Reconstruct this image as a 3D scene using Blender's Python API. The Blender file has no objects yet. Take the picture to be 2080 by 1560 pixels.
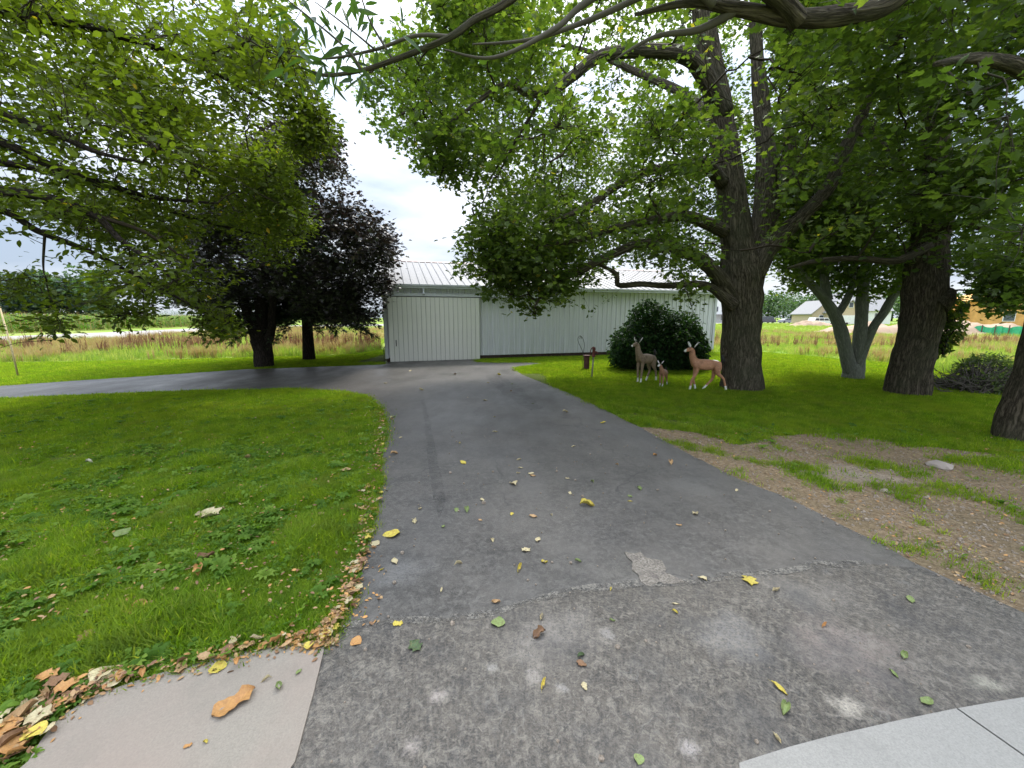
import bpy, bmesh, math, random
import numpy as np
from mathutils import Vector, Matrix, Euler
from mathutils import noise as mnoise
random.seed(7); RNG = np.random.default_rng(11)
SC = bpy.context.scene; COL = SC.collection
# ------------------------------------------------------------------ camera, sky, sun, exposure
F, PIT, H = 800.0, math.radians(9.58), 1.7
cam = bpy.data.cameras.new('camera'); camo = bpy.data.objects.new('camera', cam); COL.objects.link(camo)
cam.sensor_width = 36; cam.lens = 36 * F / 2080; cam.clip_start = 0.05; cam.clip_end = 3000
camo.location = (0, 0, H); camo.rotation_euler = (math.pi/2 - PIT, 0, 0); SC.camera = camo
SUN_EL, SUN_AZ = math.radians(52), math.radians(20)      # sun high ahead, a little to the right, behind thin cloud
w = bpy.data.worlds.new('World'); SC.world = w; w.use_nodes = True
nt = w.node_tree; N = nt.nodes; L = nt.links; N.clear()
out = N.new('ShaderNodeOutputWorld'); bg = N.new('ShaderNodeBackground'); bg.inputs[1].default_value = 0.1
sky = N.new('ShaderNodeTexSky'); sky.sky_type = 'NISHITA'; sky.sun_disc = False
sky.sun_elevation = SUN_EL; sky.sun_rotation = SUN_AZ; sky.air_density = 1.0; sky.dust_density = 2.0
tc = N.new('ShaderNodeTexCoord'); sep = N.new('ShaderNodeSeparateXYZ'); L.new(tc.outputs['Generated'], sep.inputs[0])
mp = N.new('ShaderNodeMapping'); mp.inputs['Scale'].default_value = (1.0, 1.0, 3.2); L.new(tc.outputs['Generated'], mp.inputs[0])
n1 = N.new('ShaderNodeTexNoise'); n1.inputs['Scale'].default_value = 2.3; n1.inputs['Detail'].default_value = 6; n1.inputs['Roughness'].default_value = .5
L.new(mp.outputs[0], n1.inputs['Vector'])
cr = N.new('ShaderNodeValToRGB'); e = cr.color_ramp.elements
e[0].position = .38; e[0].color = (2.15, 2.6, 3.3, 1); e[1].position = .60; e[1].color = (4.3, 4.5, 4.85, 1)
L.new(n1.outputs['Fac'], cr.inputs[0])
gr = N.new('ShaderNodeMath'); gr.operation = 'MULTIPLY_ADD'; gr.inputs[1].default_value = 3.7; gr.inputs[2].default_value = .78; gr.use_clamp = False
mx0 = N.new('ShaderNodeMath'); mx0.operation = 'MAXIMUM'; mx0.inputs[1].default_value = 0.0
L.new(sep.outputs['Z'], mx0.inputs[0]); pw = N.new('ShaderNodeMath'); pw.operation = 'POWER'; pw.inputs[1].default_value = 2.3; L.new(mx0.outputs[0], pw.inputs[0]); L.new(pw.outputs[0], gr.inputs[0])
vm = N.new('ShaderNodeVectorMath'); vm.operation = 'SCALE'; L.new(cr.outputs[0], vm.inputs[0]); L.new(gr.outputs[0], vm.inputs['Scale'])
mix = N.new('ShaderNodeMix'); mix.data_type = 'RGBA'; mix.inputs[0].default_value = .93
L.new(sky.outputs[0], mix.inputs[6]); L.new(vm.outputs[0], mix.inputs[7]); L.new(mix.outputs[2], bg.inputs[0]); L.new(bg.outputs[0], out.inputs[0])
sd = bpy.data.lights.new('sun', 'SUN'); sd.energy = 1.5; sd.angle = math.radians(11); sd.color = (1, .95, .87)
so = bpy.data.objects.new('sun', sd); COL.objects.link(so)
sv = Vector((math.sin(SUN_AZ)*math.cos(SUN_EL), math.cos(SUN_AZ)*math.cos(SUN_EL), math.sin(SUN_EL)))
so.rotation_euler = sv.to_track_quat('Z', 'Y').to_euler(); so.location = (0, 0, 30)
SC.view_settings.view_transform = 'Standard'; SC.view_settings.look = 'None'; SC.view_settings.gamma = 1
SC.view_settings.use_curve_mapping = False; SC.view_settings.exposure = 1.6
SC.cycles.max_bounces = 8; SC.cycles.transparent_max_bounces = 8

# ------------------------------------------------------------------ helpers
def ray(px, py):
    u = (px-1040)/F; v = -(py-780)/F; c, s = math.cos(PIT), math.sin(PIT)
    return Vector((u, c+v*s, -s+v*c))
def G(px, py, z=0.0):
    r = ray(px, py); return Vector((0, 0, H)) + r*((z-H)/r.z)
def P(px, py, Y):
    r = ray(px, py); return Vector((0, 0, H)) + r*(Y/r.y)
def proj(a):
    a = np.asarray(a, float); c, s = math.cos(PIT), math.sin(PIT)
    x, y, z = a[..., 0], a[..., 1], a[..., 2]-H
    d = y*c - z*s; v = y*s + z*c; d = np.where(d < .05, .05, d)
    return 1040+F*x/d, 780-F*v/d, y*c-z*s
def inpoly(x, y, poly):
    x = np.asarray(x); y = np.asarray(y); r = np.zeros(x.shape, bool); n = len(poly)
    for i in range(n):
        x0, y0 = poly[i][:2]; x1, y1 = poly[(i+1) % n][:2]
        if y0 == y1: continue
        c = ((y0 > y) != (y1 > y)) & (x < (x1-x0)*(y-y0)/(y1-y0)+x0); r ^= c
    return r
def tag(o, label=None, cat=None, group=None, kind=None):
    if label: o['label'] = label
    if cat: o['category'] = cat
    if group: o['group'] = group
    if kind: o['kind'] = kind
    return o
def empty(name, loc, label, cat, group=None, rz=0):
    o = bpy.data.objects.new(name, None); o.empty_display_size = .2; COL.objects.link(o); o.location = loc; o.rotation_euler = (0, 0, rz)
    return tag(o, label, cat, group)
def link(name, me, m=None, parent=None, world=True, smooth=False):
    if m is not None and len(me.materials) == 0:
        for q in (m if isinstance(m, (list, tuple)) else [m]): me.materials.append(q)
    if smooth: me.shade_smooth()
    o = bpy.data.objects.new(name, me); COL.objects.link(o)
    if parent is not None:
        o.parent = parent
        if world: o.matrix_parent_inverse = MI(parent)
    return o
def MW(o):
    m = Matrix.LocRotScale(o.location, o.rotation_euler, o.scale)
    if o.parent: m = MW(o.parent) @ o.matrix_parent_inverse @ m
    return m
def MI(o): return MW(o).inverted()
class MB:
    def __init__(s): s.v = []; s.f = []; s.m = []; s.b = []
    def add(s, vs, fs, mi=0, bk=None):
        b = len(s.v); s.v += [tuple(v) for v in vs]; s.b += bk if bk else [(0, 0, 0)]*len(vs); s.f += [tuple(b+i for i in f) for f in fs]; s.m += [mi]*len(fs)
    def box(s, lo, hi, mi=0, M=None):
        (a, b, c), (d, e, f) = lo, hi
        vs = [Vector(q) for q in ((a,b,c),(d,b,c),(d,e,c),(a,e,c),(a,b,f),(d,b,f),(d,e,f),(a,e,f))]
        if M: vs = [M @ q for q in vs]
        s.add(vs, [(0,3,2,1),(4,5,6,7),(0,1,5,4),(1,2,6,5),(2,3,7,6),(3,0,4,7)], mi)
    def tube(s, pts, rad, n=8, mi=0, cap=True, wob=0, fl=None):
        pts = [Vector(p) for p in pts]; rings = []; prev = None; bk = []; ln = 0
        for i, p in enumerate(pts):
            t = (pts[min(i+1, len(pts)-1)] - pts[max(i-1, 0)]).normalized()
            if prev is None: a = t.orthogonal().normalized()
            else: a = (prev - t*prev.dot(t)).normalized()
            prev = a; b = t.cross(a); r = rad[i] if hasattr(rad, '__len__') else rad; ring = []
            for k in range(n):
                th = 2*math.pi*k/n; rr = r
                if wob: rr = r*(1+wob*mnoise.noise(Vector((math.cos(th)*1.6, math.sin(th)*1.6, i*.35+p.x))) )
                if fl: rr *= fl(i, th)
                ring.append(p+(a*math.cos(th)+b*math.sin(th))*rr); bk.append((math.cos(th)*r, math.sin(th)*r, ln+p.x*.7))
            if i+1 < len(pts): ln += (pts[i+1]-p).length
            rings.append(ring)
        vs = [q for r in rings for q in r]; fs = []
        for i in range(len(pts)-1):
            for k in range(n):
                fs.append((i*n+k, i*n+(k+1) % n, (i+1)*n+(k+1) % n, (i+1)*n+k))
        if cap: fs.append(tuple(reversed(range(n)))); fs.append(tuple((len(pts)-1)*n+k for k in range(n)))
        s.add(vs, fs, mi, bk)
    def prism(s, poly, y0, y1, mi=0, M=None):     # polygon in (x, z) extruded along y
        n = len(poly); vs = [Vector((x, y0, z)) for x, z in poly]+[Vector((x, y1, z)) for x, z in poly]
        if M: vs = [M @ q for q in vs]
        s.add(vs, [tuple(range(n)), tuple(reversed(range(n, 2*n)))]+[(i, n+i, n+(i+1) % n, (i+1) % n) for i in range(n)], mi)
    def mesh(s, name='mesh'):
        me = bpy.data.meshes.new(name); me.from_pydata(s.v, [], s.f)
        if any(s.m): me.polygons.foreach_set('material_index', s.m)
        bm = bmesh.new(); bm.from_mesh(me); bmesh.ops.recalc_face_normals(bm, faces=bm.faces); bm.to_mesh(me); bm.free()
        if any(q != (0, 0, 0) for q in s.b[:40]): at = me.attributes.new('bk', 'FLOAT_VECTOR', 'POINT'); at.data.foreach_set('vector', np.array(s.b, np.float32).ravel())
        return me
    def build(s, name, m, parent=None, smooth=False, world=True): return link(name, s.mesh(name), m, parent, world, smooth)
def catmull(pts, k=6):
    pts = [Vector(p) for p in pts]; res = []
    for i in range(len(pts)-1):
        p0 = pts[max(i-1, 0)]; p1 = pts[i]; p2 = pts[i+1]; p3 = pts[min(i+2, len(pts)-1)]
        for j in range(k):
            t = j/k; res.append(.5*((2*p1)+(p2-p0)*t+(2*p0-5*p1+4*p2-p3)*t*t+(3*p1-p0-3*p2+p3)*t**3))
    res.append(pts[-1]); return res
def lerpr(r, n, k):
    m = len(r)-1; return [r[min(int(i/k), m-1)]+(r[min(int(i/k), m-1)+1]-r[min(int(i/k), m-1)])*(i/k-min(int(i/k), m-1)) for i in range(n)]

# ------------------------------------------------------------------ materials
class MT:
    def __init__(s, name, rough=.8, spec=.3, col=(.5, .5, .5)):
        s.m = bpy.data.materials.new(name); s.m.use_nodes = True; s.t = s.m.node_tree; s.n = s.t.nodes; s.l = s.t.links
        s.b = s.n['Principled BSDF']; s.out = s.n['Material Output']
        s.b.inputs['Roughness'].default_value = rough; s.b.inputs['Specular IOR Level'].default_value = spec
        s.b.inputs['Base Color'].default_value = (*col, 1); s.tc = s.n.new('ShaderNodeTexCoord')
    def co(s, scale=(1, 1, 1), kind='Object'):
        mp = s.n.new('ShaderNodeMapping'); mp.inputs['Scale'].default_value = scale; s.l.new(s.tc.outputs[kind], mp.inputs[0]); return mp.outputs[0]
    def noise(s, scale, det=4, rough=.55, v=None, dist=0):
        n = s.n.new('ShaderNodeTexNoise'); n.inputs['Scale'].default_value = scale; n.inputs['Detail'].default_value = det
        n.inputs['Roughness'].default_value = rough; n.inputs['Distortion'].default_value = dist; s.l.new(v or s.tc.outputs['Object'], n.inputs['Vector']); return n.outputs['Fac']
    def vor(s, scale, feat='F1', v=None, out='Distance', rnd=1):
        n = s.n.new('ShaderNodeTexVoronoi'); n.feature = feat; n.inputs['Scale'].default_value = scale; n.inputs['Randomness'].default_value = rnd
        s.l.new(v or s.tc.outputs['Object'], n.inputs['Vector']); return n.outputs[out]
    def ramp(s, f, stops):
        r = s.n.new('ShaderNodeValToRGB'); el = r.color_ramp.elements
        while len(el) < len(stops): el.new(.5)
        for q, (p, c) in zip(el, stops): q.position = p; q.color = (*c, 1) if hasattr(c, '__len__') else (c, c, c, 1)
        s.l.new(f, r.inputs[0]); return r.outputs[0]
    def mixc(s, f, a, b, bt='MIX'):
        m = s.n.new('ShaderNodeMix'); m.data_type = 'RGBA'; m.blend_type = bt
        for i, q in ((0, f), (6, a), (7, b)):
            if hasattr(q, 'is_linked') or isinstance(q, bpy.types.NodeSocket): s.l.new(q, m.inputs[i])
            elif i == 0: m.inputs[0].default_value = q
            else: m.inputs[i].default_value = (*q, 1)
        return m.outputs[2]
    def math(s, op, a, b=0.0, clamp=False):
        m = s.n.new('ShaderNodeMath'); m.operation = op; m.use_clamp = clamp
        for i, q in ((0, a), (1, b)):
            if isinstance(q, bpy.types.NodeSocket): s.l.new(q, m.inputs[i])
            else: m.inputs[i].default_value = q
        return m.outputs[0]
    def dist(s, c, sx=1, sy=1):        # distance from a place on the ground, in metres (scaled)
        v = s.n.new('ShaderNodeVectorMath'); v.operation = 'SUBTRACT'; s.l.new(s.tc.outputs['Object'], v.inputs[0]); v.inputs[1].default_value = (c[0], c[1], 0)
        m = s.n.new('ShaderNodeVectorMath'); m.operation = 'MULTIPLY'; m.inputs[1].default_value = (1/sx, 1/sy, 0); s.l.new(v.outputs[0], m.inputs[0])
        q = s.n.new('ShaderNodeVectorMath'); q.operation = 'LENGTH'; s.l.new(m.outputs[0], q.inputs[0]); return q.outputs['Value']
    def color(s, c): s.l.new(c, s.b.inputs['Base Color']); return s
    def rough(s, c): s.l.new(c, s.b.inputs['Roughness']); return s
    def bump(s, h, st=.4, d=.01):
        b = s.n.new('ShaderNodeBump'); b.inputs['Strength'].default_value = st; b.inputs['Distance'].default_value = d
        s.l.new(h, b.inputs['Height']); s.l.new(b.outputs[0], s.b.inputs['Normal']); return s
    def rand(s):
        o = s.n.new('ShaderNodeObjectInfo'); return o.outputs['Random']
    def attr(s, name):
        a = s.n.new('ShaderNodeAttribute'); a.attribute_name = name; return a.outputs['Fac']
def plain(name, col, rough=.6, spec=.3, var=.12, sc=6, bump=0, metal=0):
    t = MT(name, rough, spec, col); f = t.noise(sc, 5)
    t.color(t.mixc(t.ramp(f, [(.3, 0.), (.7, 1.)]), tuple(c*(1-var) for c in col), tuple(min(c*(1+var), .95) for c in col)))
    t.b.inputs['Metallic'].default_value = metal
    if bump: t.bump(t.noise(sc*6, 4), bump, .01)
    return t.m
def leafmat(name, stops, trans=.45, rough=.5, use='tint', tcol=None, spec=.3, patch=None, back=(.12, .16, .07)):
    t = MT(name, rough, spec); f = t.attr('tint') if use == 'tint' else t.rand()
    c = t.ramp(f, stops)
    geo = t.n.new('ShaderNodeNewGeometry')
    c2 = t.mixc(.5, c, t.ramp(t.noise(9, 2), [(.3, (.75, .8, .7)), (.7, (1.2, 1.15, 1.1))]), 'MULTIPLY')
    if patch:
        p1 = t.noise(.9, 5, .6, geo.outputs['Position']); p2 = t.noise(4.5, 4, .6, geo.outputs['Position'])
        c2 = t.mixc(t.ramp(p1, [(.42, 0.), (.68, .8)]), c2, patch[0]); c2 = t.mixc(t.ramp(p2, [(.46, 0.), (.7, .7)]), c2, patch[1]); c2 = t.mixc(t.ramp(t.noise(2.2, 3, .6, geo.outputs['Position']), [(.52, 0.), (.75, .6)]), c2, patch[2])
    c3 = t.mixc(t.math('MULTIPLY', geo.outputs['Backfacing'], .35), c2, back)
    t.color(c3); tr = t.n.new('ShaderNodeBsdfTranslucent')
    tc_ = t.mixc(1.0, c2, tcol or (1.7, 1.9, .6), 'MULTIPLY'); t.l.new(tc_, tr.inputs[0])
    ms = t.n.new('ShaderNodeMixShader'); ms.inputs[0].default_value = trans
    t.l.new(t.b.outputs[0], ms.inputs[1]); t.l.new(tr.outputs[0], ms.inputs[2]); t.l.new(ms.outputs[0], t.out.inputs[0]); return t.m
def barkmat(name, dark, light, moss=None, sc=1.0):
    t = MT(name, .95, .1); a_ = t.n.new('ShaderNodeAttribute'); a_.attribute_name = 'bk'
    wn = t.n.new('ShaderNodeTexNoise'); wn.inputs['Scale'].default_value = 3.5; wn.inputs['Detail'].default_value = 3; t.l.new(a_.outputs['Vector'], wn.inputs['Vector'])
    wa = t.n.new('ShaderNodeVectorMath'); wa.operation = 'MULTIPLY_ADD'; t.l.new(wn.outputs['Color'], wa.inputs[0]); wa.inputs[1].default_value = (.10, .10, .10); t.l.new(a_.outputs['Vector'], wa.inputs[2])
    mp = t.n.new('ShaderNodeMapping'); mp.inputs['Scale'].default_value = (24*sc, 24*sc, 2.6*sc); t.l.new(wa.outputs[0], mp.inputs[0]); v = mp.outputs[0]
    n = t.noise(1.0, 6, .62, v); rg_ = t.math('MULTIPLY', t.math('ABSOLUTE', t.math('SUBTRACT', n, .5)), 5.0, True)
    mp2 = t.n.new('ShaderNodeMapping'); mp2.inputs['Scale'].default_value = (40*sc, 40*sc, 11*sc); t.l.new(a_.outputs['Vector'], mp2.inputs[0]); f = t.noise(1.0, 5, .7, mp2.outputs[0])
    h = t.math('ADD', t.math('MULTIPLY', rg_, .65), t.math('MULTIPLY', f, .5))
    c = t.ramp(h, [(.22, dark), (.50, tuple((x+y)/2 for x, y in zip(dark, light))), (.85, light)])
    if moss: c = t.mixc(t.ramp(t.noise(1.1, 4, .6, a_.outputs['Vector']), [(.45, 0.), (.68, .6)]), c, moss)
    t.color(c); t.bump(h, 1.0, .03/sc); return t.m
M = {}
M['bark'] = barkmat('bark_grey_brown', (.026, .021, .016), (.22, .185, .14), (.075, .08, .05))
M['bark2'] = barkmat('bark_brown', (.024, .019, .014), (.17, .14, .105), (.065, .07, .042))
M['bark3'] = barkmat('bark_pale_green_grey', (.13, .14, .115), (.36, .37, .32), (.22, .25, .19), 1.4)
M['barkd'] = barkmat('bark_dark', (.012, .010, .009), (.07, .055, .048), None, 1.3)
M['twig'] = plain('twig_bark', (.045, .035, .026), .9, .1)
M['twigg'] = plain('twig_bark_grey', (.085, .075, .062), .9, .1)
GR = [(0., (.040, .066, .017)), (.45, (.076, .115, .026)), (.8, (.13, .17, .04)), (.97, (.19, .22, .06)), (1., (.38, .30, .05))]
M['maple'] = leafmat('maple_leaf', GR, .58)
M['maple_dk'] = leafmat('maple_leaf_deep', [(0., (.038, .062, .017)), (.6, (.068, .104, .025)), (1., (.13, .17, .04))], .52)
M['elm'] = leafmat('small_oval_leaf', [(0., (.055, .075, .012)), (.5, (.09, .118, .015)), (.9, (.145, .175, .025)), (.985, (.15, .19, .03)), (1., (.5, .33, .03))], .5)
M['purple'] = leafmat('purple_leaf', [(0., (.012, .011, .010)), (.6, (.026, .023, .022)), (1., (.062, .052, .050))], .12, .45, 'tint', (1.6, .8, .8), .45)
M['needle'] = leafmat('spruce_needle', [(0., (.02, .05, .028)), (1., (.05, .10, .055))], .15)
M['bush'] = leafmat('glossy_bush_leaf', [(0., (.012, .032, .012)), (.7, (.024, .06, .016)), (1., (.055, .11, .028))], .3, .65, spec=.12)
M['narrow'] = leafmat('narrow_leaf', [(0., (.03, .06, .022)), (1., (.06, .11, .04))], .45)
M['brush'] = leafmat('withered_brush_leaf', [(0., (.055, .09, .03)), (.6, (.10, .15, .05)), (1., (.2, .22, .10))], .4)
M['far'] = leafmat('far_tree_leaf', [(0., (.045, .085, .04)), (1., (.09, .15, .065))], .3)
M['far2'] = leafmat('far_conifer_leaf', [(0., (.03, .055, .045)), (1., (.055, .09, .07))], .2)
M['blade'] = leafmat('grass_blade', [(0., (.095, .165, .012)), (.4, (.15, .25, .018)), (.8, (.23, .33, .03)), (1., (.36, .35, .09))], .55, .7, 'rand', (1.75, 1.85, .45), .08, ((.225, .28, .03), (.07, .145, .014), (.18, .18, .05)), (.12, .21, .025))
M['weedleaf'] = leafmat('broad_weed_leaf', [(0., (.07, .14, .02)), (.5, (.11, .20, .03)), (1., (.20, .29, .05))], .5, .6, 'rand', None, .12)
M['tall'] = leafmat('tall_grass_blade', [(0., (.17, .27, .04)), (.5, (.27, .36, .06)), (1., (.42, .42, .13))], .5, .6, 'rand', (1.3, 1.4, .7))
M['straw'] = leafmat('straw_seed_head', [(0., (.36, .26, .11)), (1., (.5, .40, .2))], .4, .7, 'rand', (1.2, 1.1, .8))
M['dock'] = leafmat('red_dock_seed', [(0., (.16, .06, .04)), (.6, (.26, .12, .075)), (1., (.40, .24, .14))], .2, .8, 'rand', (1.2, 1, .8))

def groundmat():
    t = MT('lawn_soil', .95, .1); a = t.noise(.35, 4); b = t.noise(6, 6); c = t.noise(45, 4)
    c1 = t.ramp(b, [(.3, (.055, .08, .012)), (.7, (.12, .165, .022))])
    c2 = t.mixc(t.ramp(a, [(.4, 0.), (.7, .5)]), c1, (.14, .19, .03))
    t.color(t.mixc(t.ramp(c, [(.35, .55), (.65, 0.)]), c2, (.05, .05, .02))); t.bump(c, .6, .03); return t.m
M['lawn'] = groundmat()
def meadowmat():
    t = MT('meadow_ground', .95, .1); a = t.noise(.05, 5, .6, t.co((1, 3, 1))); b = t.noise(1.2, 6, .6, t.co((1, 2.5, 1)))
    c1 = t.ramp(a, [(.35, (.15, .26, .035)), (.5, (.22, .30, .05)), (.62, (.33, .33, .11))])
    t.color(t.mixc(t.ramp(b, [(.3, .5), (.7, 0.)]), c1, (.09, .15, .025))); t.bump(b, .8, .1); return t.m
M['meadow'] = meadowmat()
def asphalt(name, base, tan, spots, coarse=1.0):
    t = MT(name, .5, .35); fine = t.noise(120, 4, .8); mid = t.noise(55*coarse, 5, .7); big = t.noise(.9, 5, .6); sp = t.vor(90)
    c = t.ramp(fine, [(.34, tuple(q*.4 for q in base)), (.5, base), (.66, tuple(q*2.5 for q in base))])
    c = t.mixc(t.ramp(mid, [(.40, 0.), (.66, .55*coarse if coarse < 1.2 else .75)]), c, tan)
    c = t.mixc(t.ramp(big, [(.42, 0.), (.7, .45)]), c, tuple(q*1.1+.01 for q in tan))
    c = t.mixc(t.ramp(sp, [(.0, .85), (.09, 0.)]), c, (.4, .38, .34)) if spots else c
    c = t.mixc(t.ramp(t.vor(17), [(.0, .8), (.022, 0.)]), c, (.4, .38, .34))
    for i, (x, y, r, col) in enumerate(spots):
        d = t.math('ADD', t.dist((x, y), r, r*.8), t.math('MULTIPLY', t.math('SUBTRACT', t.noise(.9/r, 6, .68), .5), 3.2))
        c = t.mixc(t.math('MULTIPLY', t.ramp(d, [(.25, 1.), (1.35, 0.)]), t.ramp(t.noise(70, 4, .7), [(.35, .35), (.6, .9)])), c, col)
    crack = t.vor(1.15, 'DISTANCE_TO_EDGE', None); warp = t.noise(6, 4)
    wv = t.n.new('ShaderNodeVectorMath'); wv.operation = 'ADD'; t.l.new(t.tc.outputs['Object'], wv.inputs[0])
    nn = t.n.new('ShaderNodeTexNoise'); nn.inputs['Scale'].default_value = 2.5; nn.inputs['Detail'].default_value = 5; t.l.new(t.tc.outputs['Object'], nn.inputs['Vector'])
    sc = t.n.new('ShaderNodeVectorMath'); sc.operation = 'SCALE'; sc.inputs['Scale'].default_value = .55; t.l.new(nn.outputs['Color'], sc.inputs[0]); t.l.new(sc.outputs[0], wv.inputs[1])
    if coarse < 1:
        s_ = t.n.new('ShaderNodeSeparateXYZ'); t.l.new(t.tc.outputs['Object'], s_.inputs[0]); fn = t.math('MULTIPLY', t.ramp(t.math('MULTIPLY', t.math('ADD', s_.outputs[1], t.math('MULTIPLY', t.noise(1.3, 4), 2.0)), .13), [(.45, 1.), (1.0, .2)]), .95)
        m_ = t.mixc(t.ramp(t.noise(20, 6, .78, None, .6), [(.44, 0.), (.66, .8)]), c, (.15, .14, .125)); m_ = t.mixc(t.ramp(t.noise(70, 3, .8), [(.35, .55), (.48, 0.)]), m_, (.028, .028, .03)); m_ = t.mixc(t.ramp(t.noise(2.1, 5, .62), [(.42, 0.), (.68, .65)]), m_, (.125, .113, .10)); c = t.mixc(fn, c, m_)
        c = t.mixc(t.ramp(t.noise(.55, 4, .6, t.co((1.6, .7, 1))), [(.45, 0.), (.7, .5)]), c, (.09, .086, .082))
    ck = t.vor(.62, 'DISTANCE_TO_EDGE', wv.outputs[0]); ck2 = t.vor(7.0, 'DISTANCE_TO_EDGE', wv.outputs[0])
    if coarse > 1:
        f2 = t.math('MULTIPLY', t.ramp(ck2, [(.0, .42), (.035, 0.)]), t.ramp(t.noise(4.5, 4), [(.5, 0.), (.66, 1.)]))
        c = t.mixc(f2, c, (.22, .21, .19)); c = t.mixc(t.ramp(t.noise(26, 6, .8, None, .8), [(.47, 0.), (.66, .75)]), c, (.23, .205, .17)); c = t.mixc(t.ramp(t.noise(75, 3, .8), [(.35, .6), (.48, 0.)]), c, (.028, .028, .03)); c = t.mixc(t.ramp(t.noise(3.2, 5, .6), [(.5, 0.), (.7, .5)]), c, (.045, .045, .047))
    else:
        c = t.mixc(t.math('MULTIPLY', t.ramp(ck, [(.0, .55), (.009, 0.)]), t.ramp(t.noise(.9, 4), [(.45, 0.), (.55, 1.)])), c, (.012, .012, .013))
    t.color(c)
    r = t.ramp(t.noise(1.4, 5, .6, t.co((1, .5, 1))), [(.3, .34), (.7, .62)]); t.rough(r)
    t.bump(t.math('ADD', fine, t.math('MULTIPLY', mid, .7)), .5, .006); return t.m
def dirtmat():
    t = MT('dry_dirt', .95, .15); a = t.noise(2.2, 5); b = t.noise(28, 6, .7); v = t.vor(34)
    c = t.ramp(b, [(.28, (.085, .058, .034)), (.5, (.20, .142, .088)), (.72, (.36, .275, .175))])
    c = t.mixc(t.ramp(v, [(.05, .45), (.2, 0.)]), c, (.30, .24, .17)); c = t.mixc(t.ramp(a, [(.4, .45), (.65, 0.)]), c, (.11, .09, .05))
    d = t.math('ADD', t.dist(G(1735, 965)[:2], .75, .35), t.math('MULTIPLY', t.math('SUBTRACT', t.noise(2.4, 6, .65), .5), 2.2)); c = t.mixc(t.ramp(d, [(.0, .6), (1.1, 0.)]), c, (.34, .29, .24))
    t.color(c); t.bump(t.math('ADD', b, t.math('MULTIPLY', v, -.6)), 1.0, .02); return t.m
M['dirt'] = dirtmat()
def concmat(name, col, pink=None):
    t = MT(name, .85, .25); a = t.noise(1.6, 5); b = t.noise(160, 3, .7); c = t.ramp(b, [(.3, tuple(q*.8 for q in col)), (.7, tuple(q*1.12 for q in col))])
    if pink: c = t.mixc(t.ramp(a, [(.4, 0.), (.7, .7)]), c, pink)
    c = t.mixc(t.ramp(t.noise(4, 6, .65), [(.5, 0.), (.75, .35)]), c, tuple(q*.62 for q in col))
    c = t.mixc(t.ramp(t.vor(38), [(.0, .6), (.05, 0.)]), c, tuple(q*.5 for q in col))
    t.color(c); t.bump(b, .35, .004); return t.m
M['slab_old'] = concmat('old_concrete', (.235, .208, .172), (.25, .195, .162)); M['slab_new'] = concmat('new_concrete', (.27, .257, .232))
M['gravel_road'] = concmat('pale_road', (.31, .285, .26))
pt_ = MT('worn_patch', .9, .15); pc_ = pt_.ramp(pt_.noise(75, 4, .75), [(.32, (.07, .06, .05)), (.5, (.19, .168, .14)), (.7, (.32, .285, .24))]); pc_ = pt_.mixc(pt_.ramp(pt_.noise(16, 5, .7), [(.5, 0.), (.68, .75)]), pc_, (.10, .085, .078))
pt_.color(pc_); pt_.bump(pt_.noise(75, 4, .75), .8, .008); M['patch'] = pt_.m

# ------------------------------------------------------------------ ground sheets
def sheet(name, pts, z, m, kind='structure', thick=0, jit=0.0, seg=.12, parent=None):
    vs = []; n = len(pts)
    for i in range(n):
        a = Vector(pts[i][:2]); b = Vector(pts[(i+1) % n][:2]); k = max(1, int((b-a).length/seg)) if jit else 1
        for j in range(k):
            q = a.lerp(b, j/k)
            if jit: q += Vector((mnoise.noise(Vector((q.x*3, q.y*3, 1)))+.5*mnoise.noise(Vector((q.x*11, q.y*11, 1))), mnoise.noise(Vector((q.x*3, q.y*3, 9)))+.35*mnoise.noise(Vector((q.x*45, q.y*45, 3)))))*jit
            vs.append((q.x, q.y, z))
    n = len(vs); bm = bmesh.new(); bv = [bm.verts.new(v) for v in vs]; f = bm.faces.new(bv); f.normal_update()
    if f.normal.z < 0: f.normal_flip()
    if thick:
        lo = [bm.verts.new((v[0], v[1], z-thick)) for v in vs]
        for i in range(n): bm.faces.new((bv[i], bv[(i+1) % n], lo[(i+1) % n], lo[i]))
    bmesh.ops.triangulate(bm, faces=[f]); me = bpy.data.meshes.new(name); bm.to_mesh(me); bm.free()
    o = link(name, me, m, parent); 
    if kind: o['kind'] = kind
    return o
sheet('ground', [(-900, -60), (900, -60), (900, 1500), (-900, 1500)], 0, M['meadow'])
LAWN_FAR = [G(-300, 742), G(0, 738), G(350, 731), G(700, 722), G(770, 712), Vector((-6, 24, 0)), Vector((6, 27, 0)), G(1436, 716), G(1540, 715), G(1694, 729), G(1808, 738), G(1890, 750), G(1975, 770), G(2080, 800), Vector((14, 5, 0)), Vector((15, -5, 0)), Vector((-30, -5, 0)), Vector((-30, 12, 0))]
sheet('lawn', LAWN_FAR, .004, M['lawn'], jit=.12, seg=.5)
LEFT_EDGE = [(600,1560),(632,1440),(662,1320),(690,1270),(722,1215),(745,1120),(762,1030),(772,960),(783,900),(788,865),(778,832),(755,810),(700,797),(600,791),(400,795),(200,803),(0,812)]
TOP_EDGE = [(0,785),(250,768),(500,751),(700,744),(782,741)]
RIGHT_EDGE = [(967,736),(1000,737.5),(1080,737),(1110,738.5),(1045,748),(1060,762),(1100,778),(1160,801),(1230,835),(1300,870),(1400,925),(1500,975),(1600,1015),(1700,1065),(1800,1115),(1850,1145),(1950,1192),(2080,1250),(2300,1340)]
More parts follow.
